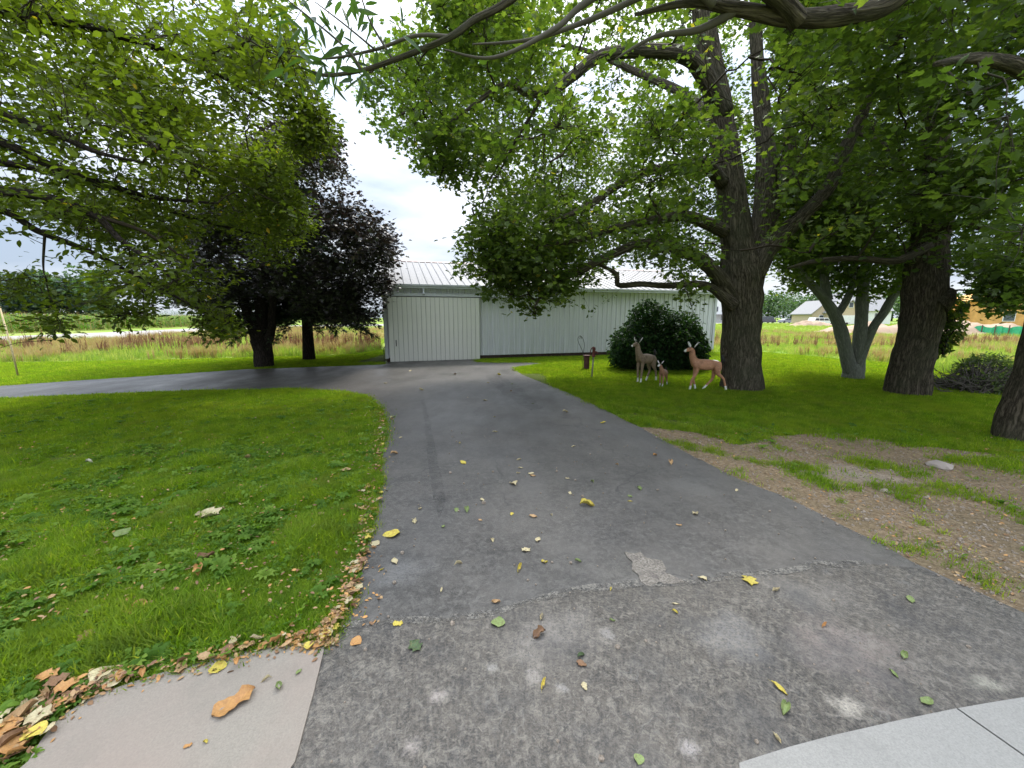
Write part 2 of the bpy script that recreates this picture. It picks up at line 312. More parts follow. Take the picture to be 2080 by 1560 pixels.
DRIVE = [G(*p) for p in LEFT_EDGE] + [Vector((-26, 3.2, 0)), Vector((-28, 6.2, 0))] + [G(*p) for p in TOP_EDGE] + [Vector((-4.95, 15.35, 0)), Vector((-1.5, 16.6, 0))] + [G(*p) for p in RIGHT_EDGE] + [Vector((3.2, .5, 0)), Vector((-.95, .9, 0))]
sp1 = [(*G(985, 1040)[:2], .5, (.10, .10, .105))]
tan1 = (.085, .08, .076)
M['asph'] = asphalt('sealed_asphalt', (.037, .034, .031), (.080, .071, .061), [(*G(820, 1160)[:2], .22, (.15, .145, .14)), (*G(1400, 990)[:2], .35, (.11, .105, .095)), (*G(1250, 1010)[:2], .4, (.085, .078, .07)), (*G(1320, 1190)[:2], .3, (.13, .12, .105))], .8)
o = sheet('driveway', DRIVE, .016, M['asph'], thick=.03, jit=.018, seg=.1)
SEAM = [(600,1560),(632,1440),(662,1320),(690,1275),(820,1262),(900,1262),(1000,1250),(1090,1222),(1180,1199),(1260,1194),(1350,1190),(1450,1178),(1560,1170),(1650,1152),(1760,1150),(1870,1160),(1960,1200),(2080,1252),(2300,1350)]
M['asph_old'] = asphalt('worn_asphalt', (.027, .0245, .022), (.145, .124, .10), [
    (*G(890,1420)[:2], .05, (.30,.26,.23)), (*G(835,1525)[:2], .05, (.30,.26,.23)), (*G(1000,1365)[:2], .04, (.28,.26,.23)), (*G(1080,1385)[:2], .06, (.27,.24,.21)),
    (*G(1140,1405)[:2], .04, (.28,.26,.24)), (*G(1235,1295)[:2], .05, (.26,.24,.22)), (*G(1720,1445)[:2], .07, (.38,.34,.28)), (*G(1120,1300)[:2], .28, (.19,.17,.15)),
    (*G(1700,1330)[:2], .35, (.19,.155,.135)), (*G(2000,1395)[:2], .08, (.3,.28,.22)), (*G(1400,1530)[:2], .05, (.3,.27,.25)), (*G(1640,1210)[:2], .3, (.15,.135,.12)), (*G(1480,1300)[:2], .25, (.16,.15,.14))], 1.35)
sheet('driveway_apron', [G(*p) for p in SEAM]+[Vector((3.2, .52, 0)), Vector((-.95, .92, 0))], .0205, M['asph_old'], jit=.016, seg=.07)
seam_ = MT('crumbled_seam', .9, .2); seam_.color(seam_.ramp(seam_.noise(60, 4, .7), [(.35, (.04, .04, .04)), (.6, (.22, .20, .17))])); tr_ = seam_.n.new('ShaderNodeBsdfTransparent'); ms_ = seam_.n.new('ShaderNodeMixShader')
seam_.l.new(seam_.ramp(seam_.noise(14, 6, .75), [(.42, 0.), (.56, .85)]), ms_.inputs[0]); seam_.l.new(tr_.outputs[0], ms_.inputs[1]); seam_.l.new(seam_.b.outputs[0], ms_.inputs[2]); seam_.l.new(ms_.outputs[0], seam_.out.inputs[0])
SL = [(700,1271),(820,1257),(900,1258),(1000,1244),(1090,1215),(1180,1192),(1260,1188),(1350,1184),(1450,1172),(1560,1163),(1650,1146),(1760,1143)]
sheet('crumbled_seam', [G(*p) for p in SL]+[G(p[0], p[1]+14) for p in reversed(SL)], .0232, seam_.m, jit=.03, seg=.03)
sheet('worn_patch', [G(*p) for p in [(1268,1126),(1288,1130),(1300,1127),(1314,1141),(1340,1146),(1352,1162),(1350,1170),(1366,1176),(1386,1187),(1360,1192),(1338,1189),(1318,1199),(1304,1190),(1300,1176),(1284,1166),(1286,1148),(1276,1140)]], .0245, M['patch'], thick=.008, jit=.022, seg=.012)
CONC = [(600,1560),(632,1440),(662,1318),(655,1308),(600,1318),(520,1330),(430,1345),(350,1370),(270,1395),(190,1425),(130,1465),(90,1510),(60,1560)]
sheet('concrete_slab', [G(*p) for p in CONC]+[Vector((-1.9, .9, 0)), Vector((-.9, .9, 0))], .028, M['slab_old'], thick=.03, jit=.006, seg=.05)
# new concrete walk: two slabs with an open joint
J0, J1 = G(1941, 1452), G(2080, 1552); jd = (J1-J0).normalized(); jn = Vector((-jd.y, jd.x, 0))*.0035
E0 = [G(1500,1564), G(1600,1532), G(1700,1505), G(1820,1477)]; E1 = [G(2010,1440), G(2080,1428), G(2300, 1405)]
walk = empty('concrete_walk', J0, None, None); walk['kind'] = 'structure'
sheet('paving_slab', E0+[J0-jn*-1, J1-jn*-1+jd*.6, Vector((2.0, .55, 0)), Vector((.7, .9, 0))], .034, M['slab_new'], None, thick=.05, parent=walk, jit=.002, seg=.04)
sheet('paving_slab', [J0+jn*-1]+E1+[Vector((3.5, .6, 0)), J1+jd*.6+jn*-1], .034, M['slab_new'], None, thick=.05, parent=walk, jit=.002, seg=.04)
# bare dirt beside the drive
DIRT = [G(*p) for p in [(1290,868),(1420,880),(1500,905),(1600,885),(1700,880),(1850,905),(2080,930),(2400,950)]] + [Vector((6, 1.2, 0)), Vector((3.1, 1.6, 0))] + [G(*p) for p in [(2080,1256),(1950,1198),(1850,1150),(1800,1120),(1700,1070),(1600,1020),(1500,980),(1400,930),(1300,874)]]
sheet('dirt_patch', DIRT, .009, M['dirt'], jit=.16, seg=.15)
tm = MT('tyre_mark', .5, .4, (.02, .02, .021)); tr_ = tm.n.new('ShaderNodeBsdfTransparent'); ms_ = tm.n.new('ShaderNodeMixShader')
tm.l.new(tm.ramp(tm.noise(7, 6, .7), [(.35, 0.), (.78, .34)]), ms_.inputs[0]); tm.l.new(tr_.outputs[0], ms_.inputs[1]); tm.l.new(tm.b.outputs[0], ms_.inputs[2]); tm.l.new(ms_.outputs[0], tm.out.inputs[0])
sheet('tyre_mark', [G(*p) for p in [(856,815),(862,812),(872,850),(882,900),(895,960),(905,1020),(895,1060),(880,1010),(872,960),(866,900),(862,850)]], .0195, tm.m, jit=.03, seg=.1)
sheet('tyre_mark', [G(*p) for p in [(985,765),(1010,762),(1060,790),(1100,830),(1075,835),(1020,800)]], .0195, tm.m, jit=.06, seg=.1)
# gravel road beyond the meadow on the left
road = [G(-500, 712), G(0, 699), G(200, 692), G(430, 673), G(600, 664.5), G(1200, 655), G(1200, 652.5), G(600, 661), G(430, 665.5), G(200, 676), G(0, 684), G(-500, 697)]
sheet('country_road', road, .02, M['gravel_road'])

# ------------------------------------------------------------------ leaf and instance machinery
def half(pts, fold=.25):   # right half outline (x>=0) from base to tip in a leaf lying in xy, tip along +y
    vs = [(0, 0, 0)] + [(x, y, fold*x) for x, y in pts] + [(0, 1, -.05)]
    k = len(vs); mir = [(-x, y, z) for x, y, z in vs[1:-1]]
    verts = vs + mir; fr = list(range(k)); fl = [0, k-1] + list(range(k+len(mir)-1, k-1, -1)); return np.array(verts, float), [fr, fl]
T_MAPLE = half([(.14, -.04), (.42, .12), (.28, .32), (.52, .55), (.26, .62)])
T_OVAL = half([(.24, .25), (.27, .55), (.12, .85)])
T_NARROW = half([(.09, .2), (.11, .5), (.05, .8)], .3)
T_QUAD = half([(.36, .35), (.3, .72)], .2)
T_NEEDLE = (np.array([(-.03, 0, 0), (.03, 0, 0), (.0, 1, 0)], float), [[0, 1, 2]])
def leafcloud(pos, nrm, dirv, size, T, tint):
    V, Fs = T; n = len(pos); K = len(V)
    nrm = nrm/np.linalg.norm(nrm, axis=1, keepdims=True); y = dirv - nrm*np.sum(dirv*nrm, 1, keepdims=True)
    y /= np.linalg.norm(y, axis=1, keepdims=True)+1e-9; x = np.cross(y, nrm)
    s = size[:, None, None]
    co = pos[:, None, :] + s*(V[None, :, 0:1]*x[:, None, :] + V[None, :, 1:2]*y[:, None, :] + V[None, :, 2:3]*nrm[:, None, :])
    loops = np.concatenate([np.array(f) for f in Fs]); lens = np.array([len(f) for f in Fs])
    li = (np.arange(n)[:, None]*K + loops[None, :]).ravel(); ll = np.tile(lens, n); ls = np.concatenate([[0], np.cumsum(ll)[:-1]])
    me = bpy.data.meshes.new('leaves'); me.vertices.add(n*K); me.vertices.foreach_set('co', co.astype(np.float32).ravel())
    me.loops.add(len(li)); me.loops.foreach_set('vertex_index', li.astype(np.int32))
    me.polygons.add(len(ll)); me.polygons.foreach_set('loop_start', ls.astype(np.int32)); me.polygons.foreach_set('loop_total', ll.astype(np.int32))
    me.update(calc_edges=True)
    a = me.attributes.new('tint', 'FLOAT', 'FACE'); a.data.foreach_set('value', np.repeat(tint, len(Fs)).astype(np.float32)); return me
def twigmesh(A, B, r0, r1, bow=.0):      # many thin three-sided twigs, one bend each
    A = np.asarray(A, float); B = np.asarray(B, float); n = len(A); Mid = (A+B)/2; Ln = np.linalg.norm(B-A, axis=1, keepdims=True)
    Mid = Mid + RNG.normal(0, .09, A.shape)*Ln; Mid[:, 2] += bow*Ln[:, 0]
    d = (B-A)/(Ln+1e-9); up = np.where(np.abs(d[:, 2:3]) > .9, [[1., 0, 0]], [[0, 0, 1.]]); a = np.cross(d, up); a /= np.linalg.norm(a, axis=1, keepdims=True); b = np.cross(d, a)
    r0 = np.broadcast_to(r0, n)[:, None]; r1 = np.broadcast_to(r1, n)[:, None]; vs = []
    for C_, r in ((A, r0), (Mid, (r0+r1)/2), (B, r1)):
        for k in range(3):
            t = 2*math.pi*k/3; vs.append(C_+(a*math.cos(t)+b*math.sin(t))*r)
    co = np.stack(vs, 1); f = []
    for i in range(2):
        for k in range(3): f += [i*3+k, i*3+(k+1) % 3, (i+1)*3+(k+1) % 3, (i+1)*3+k]
    li = (np.arange(n)[:, None]*9 + np.array(f)[None, :]).ravel(); nf = n*6
    me = bpy.data.meshes.new('twigs'); me.vertices.add(n*9); me.vertices.foreach_set('co', co.astype(np.float32).ravel())
    me.loops.add(len(li)); me.loops.foreach_set('vertex_index', li.astype(np.int32)); me.polygons.add(nf)
    me.polygons.foreach_set('loop_start', (np.arange(nf)*4).astype(np.int32)); me.polygons.foreach_set('loop_total', np.full(nf, 4, np.int32)); me.update(calc_edges=True); return me
def nearest(Q, S):
    Q = np.asarray(Q); S = np.asarray(S); idx = np.empty(len(Q), int); dd = np.empty(len(Q))
    for i in range(0, len(Q), 500):
        d = ((Q[i:i+500, None, :]-S[None])**2).sum(2); idx[i:i+500] = d.argmin(1); dd[i:i+500] = np.sqrt(d.min(1))
    return idx, dd
# places where the sky shows between the crowns
HOLES = [[(1140,205),(1150,150),(1205,128),(1215,185),(1170,205)], [(1346,200),(1350,125),(1405,130),(1415,185),(1380,205)], [(1492,190),(1493,45),(1514,45),(1514,180)],
         [(1530,185),(1535,90),(1570,80),(1565,170)], [(1673,190),(1680,135),(1715,130),(1712,190)], [(1735,75),(1740,40),(1768,45),(1765,75)], [(1756,370),(1752,325),(1785,318),(1785,365)],
         [(1902,65),(1906,20),(1940,28),(1935,60)], [(1240,600),(1245,540),(1300,530),(1370,560),(1400,610),(1330,615)], [(1546,600),(1548,565),(1600,560),(1590,600)],
         [(1935,600),(1925,545),(1975,540),(1990,590),(1960,625)], [(1390,560),(1400,535),(1440,560),(1440,590)], [(1180,620),(1190,585),(1235,560),(1240,610)],[(1165,110),(1150,75),(1195,70),(1200,105)]]
def make_tree(name, label, base, skel, ell, sil, hubs, sprays, leaves, T, lsize, lmat, bmat, tmat, flat=.45, sig=.55, off=.33, avoid=None, droop=.25, shell=.55, trunkn=32, extra=None, group=None, leafname='crown', bigleaves=0, flare=1.35, seed=1, minz=.3, hubr=.022, nrmj=.55, holes=True, ndir=None, clump=None, skyholes=()):  # skeleton of limbs, crown volume, leaves on twigs
    rng = np.random.default_rng(seed)
    root = empty(name, base, label, 'tree', group); SK = []
    for i, s in enumerate(skel):
        nm, pts, rad = s[:3]; k = 6; cp = catmull(pts, k); rr = lerpr(rad, len(cp), k)
        if nm == 'trunk':
            zb = cp[0].z
            fl = lambda i_, th, cp=cp: (1+(flare-1)*max(0, 1-(cp[i_].z-zb)/.55)**2*(1+.35*math.sin(5*th+1))) * (1+.035*math.sin(13*th+cp[i_].z*2)+.02*math.sin(23*th-cp[i_].z*3))
            mb = MB(); mb.tube(cp, rr, trunkn, wob=.10, fl=fl); o = mb.build('trunk', bmat, root, smooth=True)
        else:
            mb = MB(); mb.tube(cp, rr, 12 if rad[0] > .05 else 7, wob=.12); o = mb.build(nm, bmat if rad[0] > .04 else tmat, root, smooth=True)
        if nm != 'trunk': SK += [tuple(c) for c in cp[2:]]
        else: SK += [tuple(c) for c in cp if c.z > 1.6]
    SKa = np.array(SK); C_, R_ = np.array(ell[0]), np.array(ell[1])
    def keep(p):
        px, py, d = proj(p); inf = (px > -40) & (px < 2120) & (py > -40) & (py < 1600) & (d > .3)
        k = np.where(inf, inpoly(px, py, sil), True) & (p[:, 2] > minz)
        if skyholes:
            for h in skyholes: k &= ~(inf & inpoly(px, py, h) & (rng.random(len(p)) < .85))
        if clump: k &= np.array([mnoise.noise(Vector(q)*clump[0]) > clump[1] for q in p])
        if holes:
            for h in HOLES: k &= ~(inf & inpoly(px, py, h) & (rng.random(len(p)) < .93))
        if avoid:
            for poly, ymax, pr in avoid: k &= ~(inpoly(px, py, poly) & (p[:, 1] < ymax) & inf & (rng.random(len(p)) < pr))
        return k, inf
    def sample(n):
        v = rng.normal(size=(n, 3)); v /= np.linalg.norm(v, axis=1, keepdims=True); r = shell+(1-shell)*rng.random(n)**.6
        return C_+v*r[:, None]*R_
    hb = sample(hubs*8)
    if extra is not None:
        ex_ = np.array([tuple(P(*q)) for q in extra]); hb = np.concatenate([ex_]+[ex_+rng.normal(0, .16, ex_.shape) for _ in range(2)]+[hb])
    k, inf = keep(hb); k &= inf | (rng.random(len(hb)) < off); hb = hb[k][:hubs]
    SKl = SKa; A, B, ra = [], [], []
    i0, d0 = nearest(hb, SKa); order = np.argsort(d0); gp = []
    for j in order:
        q = hb[j]; d = ((SKl-q)**2).sum(1); a = SKl[d.argmin()]; dist = math.sqrt(d.min())
        if dist < .05: continue
        m1 = a+(q-a)*.35+rng.normal(0, .07, 3)*dist+np.array([0, 0, .10*dist]); m2 = a+(q-a)*.7+rng.normal(0, .06, 3)*dist+np.array([0, 0, .08*dist])
        seq = [a, m1, m2, q]; rs = np.linspace(hubr, hubr*.35, 4)
        for u in range(3): A.append(seq[u]); B.append(seq[u+1]); ra.append((rs[u], rs[u+1]))
        add = np.array([a+(m1-a)*.5, m1, (m1+m2)/2, m2, (m2+q)/2, q]); SKl = np.concatenate([SKl, add])
    A = np.array(A); B = np.array(B); ra = np.array(ra)
    o = link('branches', twigmesh(A, B, ra[:, 0], ra[:, 1]), tmat, root, smooth=True); o['kind'] = 'stuff'
    # sprays
    hi = rng.integers(0, len(hb), sprays*2); sp = hb[hi]+rng.normal(size=(sprays*2, 3))*np.array([sig, sig, sig*flat])
    un = sample(int(sprays*.5)); sp = np.concatenate([sp, un]); rng.shuffle(sp); k, inf = keep(sp); k &= inf | (rng.random(len(sp)) < off); sp = sp[k][:sprays]
    i1, d1 = nearest(sp, SKl); st = SKl[i1]; far = d1 > 1.4; st[far] = sp[far]+(st[far]-sp[far])*(1.2/d1[far])[:, None]
    o = link('twigs', twigmesh(st, sp, .0065, .002, .05), tmat, root); o['kind'] = 'stuff'
    # leaves along each spray
    n = len(sp)*leaves; ow = np.repeat(np.arange(len(sp)), leaves); ax = (sp-st); ax /= np.linalg.norm(ax, axis=1, keepdims=True)+1e-9; ax = ax[ow]
    t = rng.random(n); spread = lsize*2.1
    side = rng.normal(size=(n, 3))*np.array([1, 1, .45]); pos = sp[ow]+ax*(t[:, None]-.65)*lsize*4+side*spread*.62
    dirv = side+ax*.6; dirv[:, 2] -= droop; nrm = np.array([0, 0, 1.])+rng.normal(size=(n, 3))*nrmj
    if ndir is not None: nrm += np.array(ndir)
    sz = lsize*rng.uniform(.5, 1.35, n); base_t = rng.random(len(sp))*.55; tint = np.clip(base_t[ow]+rng.random(n)*.42, 0, .965); y = rng.random(n) < .004; tint[y] = 1.
    px, py, d = proj(pos); vis = (px > 0) & (px < 2080) & (py > 0) & (py < 1560)
    ok = ~vis | inpoly(px, py, [(x+(0), y_) for x, y_ in sil]) | (rng.random(n) < .5)
    big = np.zeros(n, bool)
    if bigleaves:
        ids = np.where(vis & ok)[0]; ids = ids[np.argsort(d[ids]/sz[ids])][:bigleaves]; big[ids] = True
    g = ok & ~big; o = link(leafname, leafcloud(pos[g], nrm[g], dirv[g], sz[g], T, tint[g]), lmat, root); o['kind'] = 'stuff'
    if bigleaves:
        protos = []
        for q in range(6):
            protos.append(leafcloud(np.zeros((1, 3)), np.array([[0, 0, 1.]]), np.array([[0, 1., 0]]), np.ones(1), T, np.array([q/6+.05]))); protos[-1].materials.append(lmat)
        I = MI(root)
        for q in ids:
            nz = Vector(nrm[q]).normalized(); yv = Vector(dirv[q]); yv = (yv-nz*yv.dot(nz)).normalized(); xv = yv.cross(nz)
            lo = bpy.data.objects.new('leaf', protos[int(q) % 6]); COL.objects.link(lo); lo.parent = root
            R = Matrix((xv, yv, nz)).transposed().to_4x4(); lo.matrix_local = I @ Matrix.Translation(Vector(pos[q])) @ R @ Matrix.Scale(float(sz[q]), 4)
    return root

# ------------------------------------------------------------------ trees
bA = G(1505, 790); YA = bA.y
skA = [('trunk', [bA+Vector((0,0,-.05)), P(1505,740,YA), P(1506,670,YA), P(1507,610,YA), P(1504,560,YA), P(1498,500,YA), P(1487,400,YA-.05), P(1472,300,YA-.1), P(1456,200,YA-.1), P(1436,90,YA-.15), P(1420,-40,YA-.2), P(1405,-260,YA-.2), P(1400,-480,YA)], [.46,.415,.395,.42,.42,.33,.285,.26,.24,.21,.17,.12,.06]),
 ('limb', [P(1510,640,YA+.05), P(1533,540,YA+.1), P(1550,450,YA+.15), P(1556,330,YA+.2), P(1548,230,YA+.3), P(1538,120,YA+.35), P(1534,0,YA+.4), P(1545,-220,YA+.6)], [.26,.27,.25,.21,.17,.13,.11,.05]),
 ('limb', [P(1530,560,YA-.1), P(1569,496,YA-.2), P(1635,435,YA-.3), P(1685,377,YA-.4), P(1723,288,YA-.5), P(1750,238,YA-.6), P(1785,140,YA-.8)], [.24,.19,.15,.135,.12,.10,.05]),
 ('limb', [P(1555,480,YA+.3), P(1590,380,YA+.7), P(1600,300,YA+.9), P(1608,192,YA+1), P(1646,77,YA+1.1), P(1690,-60,YA+1.2)], [.16,.13,.12,.10,.09,.04]),
 ('limb', [P(1490,620,YA-.2), P(1454,590,YA-.3), P(1420,577,YA-.5), P(1355,580,YA-.7), P(1300,577,YA-.8), P(1257,579,YA-.9), P(1251,556,YA-1), P(1215,536,YA-1)], [.17,.10,.075,.065,.06,.055,.045,.03]),
 ('limb', [P(1480,600,YA-.1), P(1454,556,YA-.4), P(1420,525,YA-.6), P(1381,509,YA-.8), P(1345,496,YA-1), P(1290,498,YA-1.2), P(1215,530,YA-1.5), P(1174,553,YA-1.6), P(1130,569,YA-1.7), P(1100,600,YA-1.8), P(1085,625,YA-1.8)], [.22,.16,.14,.12,.105,.085,.08,.07,.055,.03,.012]),
 ('limb', [P(1470,230,YA-.2), P(1430,150,YA-.5), P(1400,117,YA-.7), P(1347,105,YA-1), P(1270,105,YA-1.3), P(1214,117,YA-1.5), P(1165,153,YA-1.7), P(1125,182,YA-1.9), P(1073,190,YA-2.1), P(1028,170,YA-2.2), P(960,215,YA-2.4), P(890,270,YA-2.6)], [.2,.17,.15,.12,.11,.10,.09,.075,.06,.045,.03,.012]),
 ('limb', [P(1465,370,YA-.2), P(1430,330,YA-.7), P(1380,335,YA-1), P(1287,359,YA-1.5), P(1190,420,YA-2), P(1120,450,YA-2.3)], [.15,.11,.09,.07,.055,.02]),
 ('limb', [P(1470,470,YA-.2), P(1400,440,YA-.7), P(1340,445,YA-1.2), P(1247,464,YA-1.6), P(1166,489,YA-2), P(1090,500,YA-2.3)], [.15,.11,.085,.065,.05,.02]),
 ('limb', [P(1105,190,YA-2), P(1075,240,YA-2.1), P(1045,290,YA-2.2), P(1010,360,YA-2.3)], [.035,.03,.022,.01]),
 ('limb', [P(1478,300,YA+.2), P(1400,200,YA+1.5), P(1300,150,YA+2.6), P(1180,100,YA+3.5), P(1050,80,YA+4)], [.16,.12,.09,.06,.02])]
silA = [(880,-60),(800,60),(762,85),(719,190),(758,275),(822,305),(851,351),(895,378),(943,390),(968,430),(940,470),(923,505),(930,548),(985,575),(975,600),(1010,625),(1060,640),(1085,655),(1110,625),(1160,612),(1165,585),(1200,600),(1200,660),(1215,640),(1240,600),(1260,560),(1330,545),(1375,590),(1370,640),(1400,660),(1425,600),(1440,560),(1470,520),(1560,520),(1620,540),(1720,520),(1790,460),(1810,300),(1830,100),(1840,-60)]
trunkpoly = [(1425,-40),(1585,-40),(1575,350),(1565,620),(1450,620),(1455,400),(1430,200)]
avA = [(trunkpoly, YA+.1, .9), ([(1560,520),(1600,440),(1660,365),(1700,280),(1735,225),(1768,240),(1735,310),(1700,400),(1650,460),(1585,520)], YA-.2, .92), ([(720,-60),(880,-60),(900,400),(720,400)], 7.2, 0.0)]
exA = [(1085,610,7.6),(1040,600,7.5),(1130,590,7.7),(1210,640,8.4),(1400,620,8.8),(770,200,7.2),(830,280,7.2),(900,340,7.3),(960,430,7.2),(950,520,7.4),(1000,560,7.5),(990,470,7.2),(830,150,7.0),(900,60,6.8),(820,230,7),(1060,560,7.6),(1150,540,7.8),(1410,590,8.7)]
make_tree('maple_tree', 'huge old green maple with furrowed grey trunk standing just right of the deer statues', bA, skA, ((4.1, 9.6, 7.2), (7.6, 5.4, 5.8)), silA, 360, 8200, 12, T_MAPLE, .092, M['maple'], M['bark'], M['twig'], avoid=avA, extra=exA, seed=3, clump=(.8, -.26), flare=1.03, trunkn=48, bigleaves=150)

bB = G(1843, 800); YB = bB.y
LIMBPOLY = [(1560,520),(1600,440),(1660,365),(1700,280),(1735,225),(1768,240),(1735,310),(1700,400),(1650,460),(1585,520)]
skB = [('trunk', [bB+Vector((-.02,0,-.05)), P(1850,740,YB), P(1863,690,YB), P(1872,640,YB), P(1878,590,YB+.05), P(1885,520,YB+.1), P(1895,440,YB+.1), P(1900,360,YB+.1), P(1898,260,YB+.1), P(1890,120,YB), P(1880,-60,YB), P(1880,-300,YB)], [.40,.365,.345,.34,.37,.32,.28,.24,.22,.19,.15,.07]),
 ('limb', [P(1895,620,YB-.1), P(1920,600,YB-.15), P(1938,590,YB-.2)], [.30,.21,.07]),
 ('limb', [P(1890,440,YB), P(1935,380,YB-.3), P(1985,330,YB-.6), P(2060,300,YB-1), P(2150,240,YB-1.4)], [.24,.2,.17,.14,.08]),
 ('limb', [P(1885,500,YB-.2), P(1820,530,YB-.6), P(1740,525,YB-1), P(1660,530,YB-1.3), P(1600,545,YB-1.6)], [.10,.07,.055,.045,.02]),
 ('limb', [P(1895,430,YB), P(1850,380,YB+.4), P(1800,300,YB+.8), P(1740,270,YB+1.2)], [.14,.10,.07,.03]),
 ('limb', [P(1890,470,YB-.1), P(1950,455,YB-.5), P(2020,470,YB-.8), P(2080,480,YB-1)], [.09,.06,.05,.03])]
silB = [(1570,-60),(1570,300),(1560,520),(1560,560),(1620,575),(1690,560),(1740,575),(1800,560),(1830,580),(1850,565),(1900,575),(1935,560),(1960,570),(2010,640),(2060,690),(2080,700),(2130,700),(2130,-60)]
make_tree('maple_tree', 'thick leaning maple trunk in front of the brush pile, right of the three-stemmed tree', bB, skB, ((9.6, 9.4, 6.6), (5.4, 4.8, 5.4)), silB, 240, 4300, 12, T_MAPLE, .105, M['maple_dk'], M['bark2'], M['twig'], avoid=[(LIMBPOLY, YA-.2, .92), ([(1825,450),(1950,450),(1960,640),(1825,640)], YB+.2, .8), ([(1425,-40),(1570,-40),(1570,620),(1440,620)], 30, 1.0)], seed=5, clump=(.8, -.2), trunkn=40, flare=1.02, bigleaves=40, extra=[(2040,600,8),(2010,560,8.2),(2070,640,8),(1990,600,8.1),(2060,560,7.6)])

bC = G(1732, 769); YC = bC.y
skC = [('trunk', [bC+Vector((0,0,-.05)), P(1733,752,YC), P(1733,738,YC)], [.265,.235,.15]),
 ('limb', [P(1727,755,YC), P(1712,690,YC), P(1700,650,YC), P(1682,618,YC), P(1655,585,YC-.1), P(1620,545,YC-.2), P(1590,480,YC-.3)], [.17,.165,.15,.12,.10,.085,.05]),
 ('limb', [P(1700,640,YC), P(1718,612,YC+.05), P(1730,580,YC+.1), P(1738,530,YC+.2), P(1735,430,YC+.3)], [.10,.095,.085,.07,.03]),
 ('limb', [P(1682,610,YC), P(1676,580,YC+.1), P(1676,540,YC+.2), P(1690,460,YC+.4)], [.12,.11,.10,.05]),
 ('limb', [P(1741,755,YC), P(1747,680,YC), P(1750,640,YC), P(1752,590,YC), P(1760,530,YC), P(1762,450,YC), P(1770,330,YC)], [.17,.16,.14,.135,.125,.10,.05]),
 ('limb', [P(1740,750,YC-.05), P(1768,675,YC-.1), P(1795,635,YC-.2), P(1815,600,YC-.3), P(1845,570,YC-.4), P(1890,520,YC-.5)], [.13,.11,.10,.10,.09,.04])]
silC = [(1560,300),(1560,600),(1575,625),(1600,600),(1640,610),(1690,580),(1700,600),(1705,640),(1680,650),(1640,695),(1620,690),(1660,640),(1690,630),(1720,600),(1740,600),(1760,625),(1800,600),(1830,590),(1835,620),(1810,650),(1850,640),(1880,560),(1880,300)]
make_tree('three_stemmed_tree', 'slender pale-barked tree forking low into three stems on the bright lawn', bC, skC, ((10.3, 11.6, 5.4), (3.4, 3.0, 3.4)), silC, 80, 1150, 12, T_MAPLE, .11, M['maple'], M['bark3'], M['twigg'], seed=8, trunkn=28, flare=1.03, avoid=[([(1425,-40),(1560,-40),(1560,620),(1440,620)], 30, 1.0)])

bD = G(2084, 893); YD = bD.y
skD = [('trunk', [bD+Vector((-.05,0,-.05)), P(2095,820,YD), P(2118,740,YD), P(2150,600,YD), P(2180,400,YD-.1), P(2190,200,YD-.2), P(2160,0,YD-.3), P(2120,-200,YD-.4), P(2080,-420,YD-.4)], [.30,.27,.25,.24,.23,.22,.21,.17,.08]),
 ('limb', [P(2150,0,YD-.4), P(2040,-110,YD-.6), P(1900,-70,YD-.8), P(1800,10,YD-1), P(1700,32,YD-1.2), P(1600,36,YD-1.4), P(1500,18,YD-1.5), P(1400,6,YD-1.6), P(1290,30,YD-1.7)], [.16, .12, .098, .09, .082, .07, .05, .032, .012]),
 ('limb', [P(1620,40,YD-1.4), P(1560,-20,YD-1.6), P(1420,-110,YD-1.9), P(1200,-130,YD-2.2), P(1037,0,YD-2.3), P(964,40,YD-2.35), P(911,77,YD-2.4), P(802,121,YD-2.4), P(734,143,YD-2.4), P(661,153,YD-2.4), P(612,137,YD-2.4)], [.08,.07,.06,.04,.025,.022,.02,.016,.013,.011,.005]),
 ('branch', [P(911,75,YD-2.4), P(843,73,YD-2.4), P(762,101,YD-2.35), P(665,119,YD-2.3), P(592,113,YD-2.3)], [.014,.012,.010,.007,.004]),
 ('branch', [P(584,0,YD-2.5), P(665,65,YD-2.45), P(709,105,YD-2.42), P(734,141,YD-2.4)], [.004,.006,.008,.009]),
 ('branch', [P(640,4,YD-2.5), P(700,50,YD-2.45), P(762,101,YD-2.36)], [.003,.005,.007]),
 ('branch', [P(734,-5,YD-2.5), P(754,48,YD-2.45), P(798,121,YD-2.4)], [.004,.006,.009]),
 ('branch', [P(1400,-115,YD-1.9), P(1198,0,YD-2.1), P(1125,60,YD-2.2), P(1004,117,YD-2.3), P(903,101,YD-2.3)], [.035,.024,.018,.012,.005]),
 ('branch', [P(1500,18,YD-1.5), P(1420,60,YD-1.5), P(1330,75,YD-1.6), P(1250,120,YD-1.7)], [.04,.03,.018,.006]),
 ('branch', [P(1450,10,YD-1.6), P(1370,-30,YD-1.7), P(1200,40,YD-1.9), P(1080,80,YD-2), P(960,90,YD-2.1)], [.035,.026,.02,.014,.005]),
 ('limb', [P(2190,300,YD-.2), P(2100,160,YD-.7), P(2000,120,YD-1.2), P(1900,130,YD-1.6)], [.12,.08,.05,.02])]
silD = [(1340,-60),(1345,70),(1400,95),(1480,60),(1560,100),(1640,70),(1720,110),(1800,70),(1860,90),(1880,130),(1850,200),(1880,260),(1900,420),(1980,470),(1990,520),(1965,560),(1985,640),(2020,680),(2050,700),(2060,740),(2130,760),(2130,-60)]
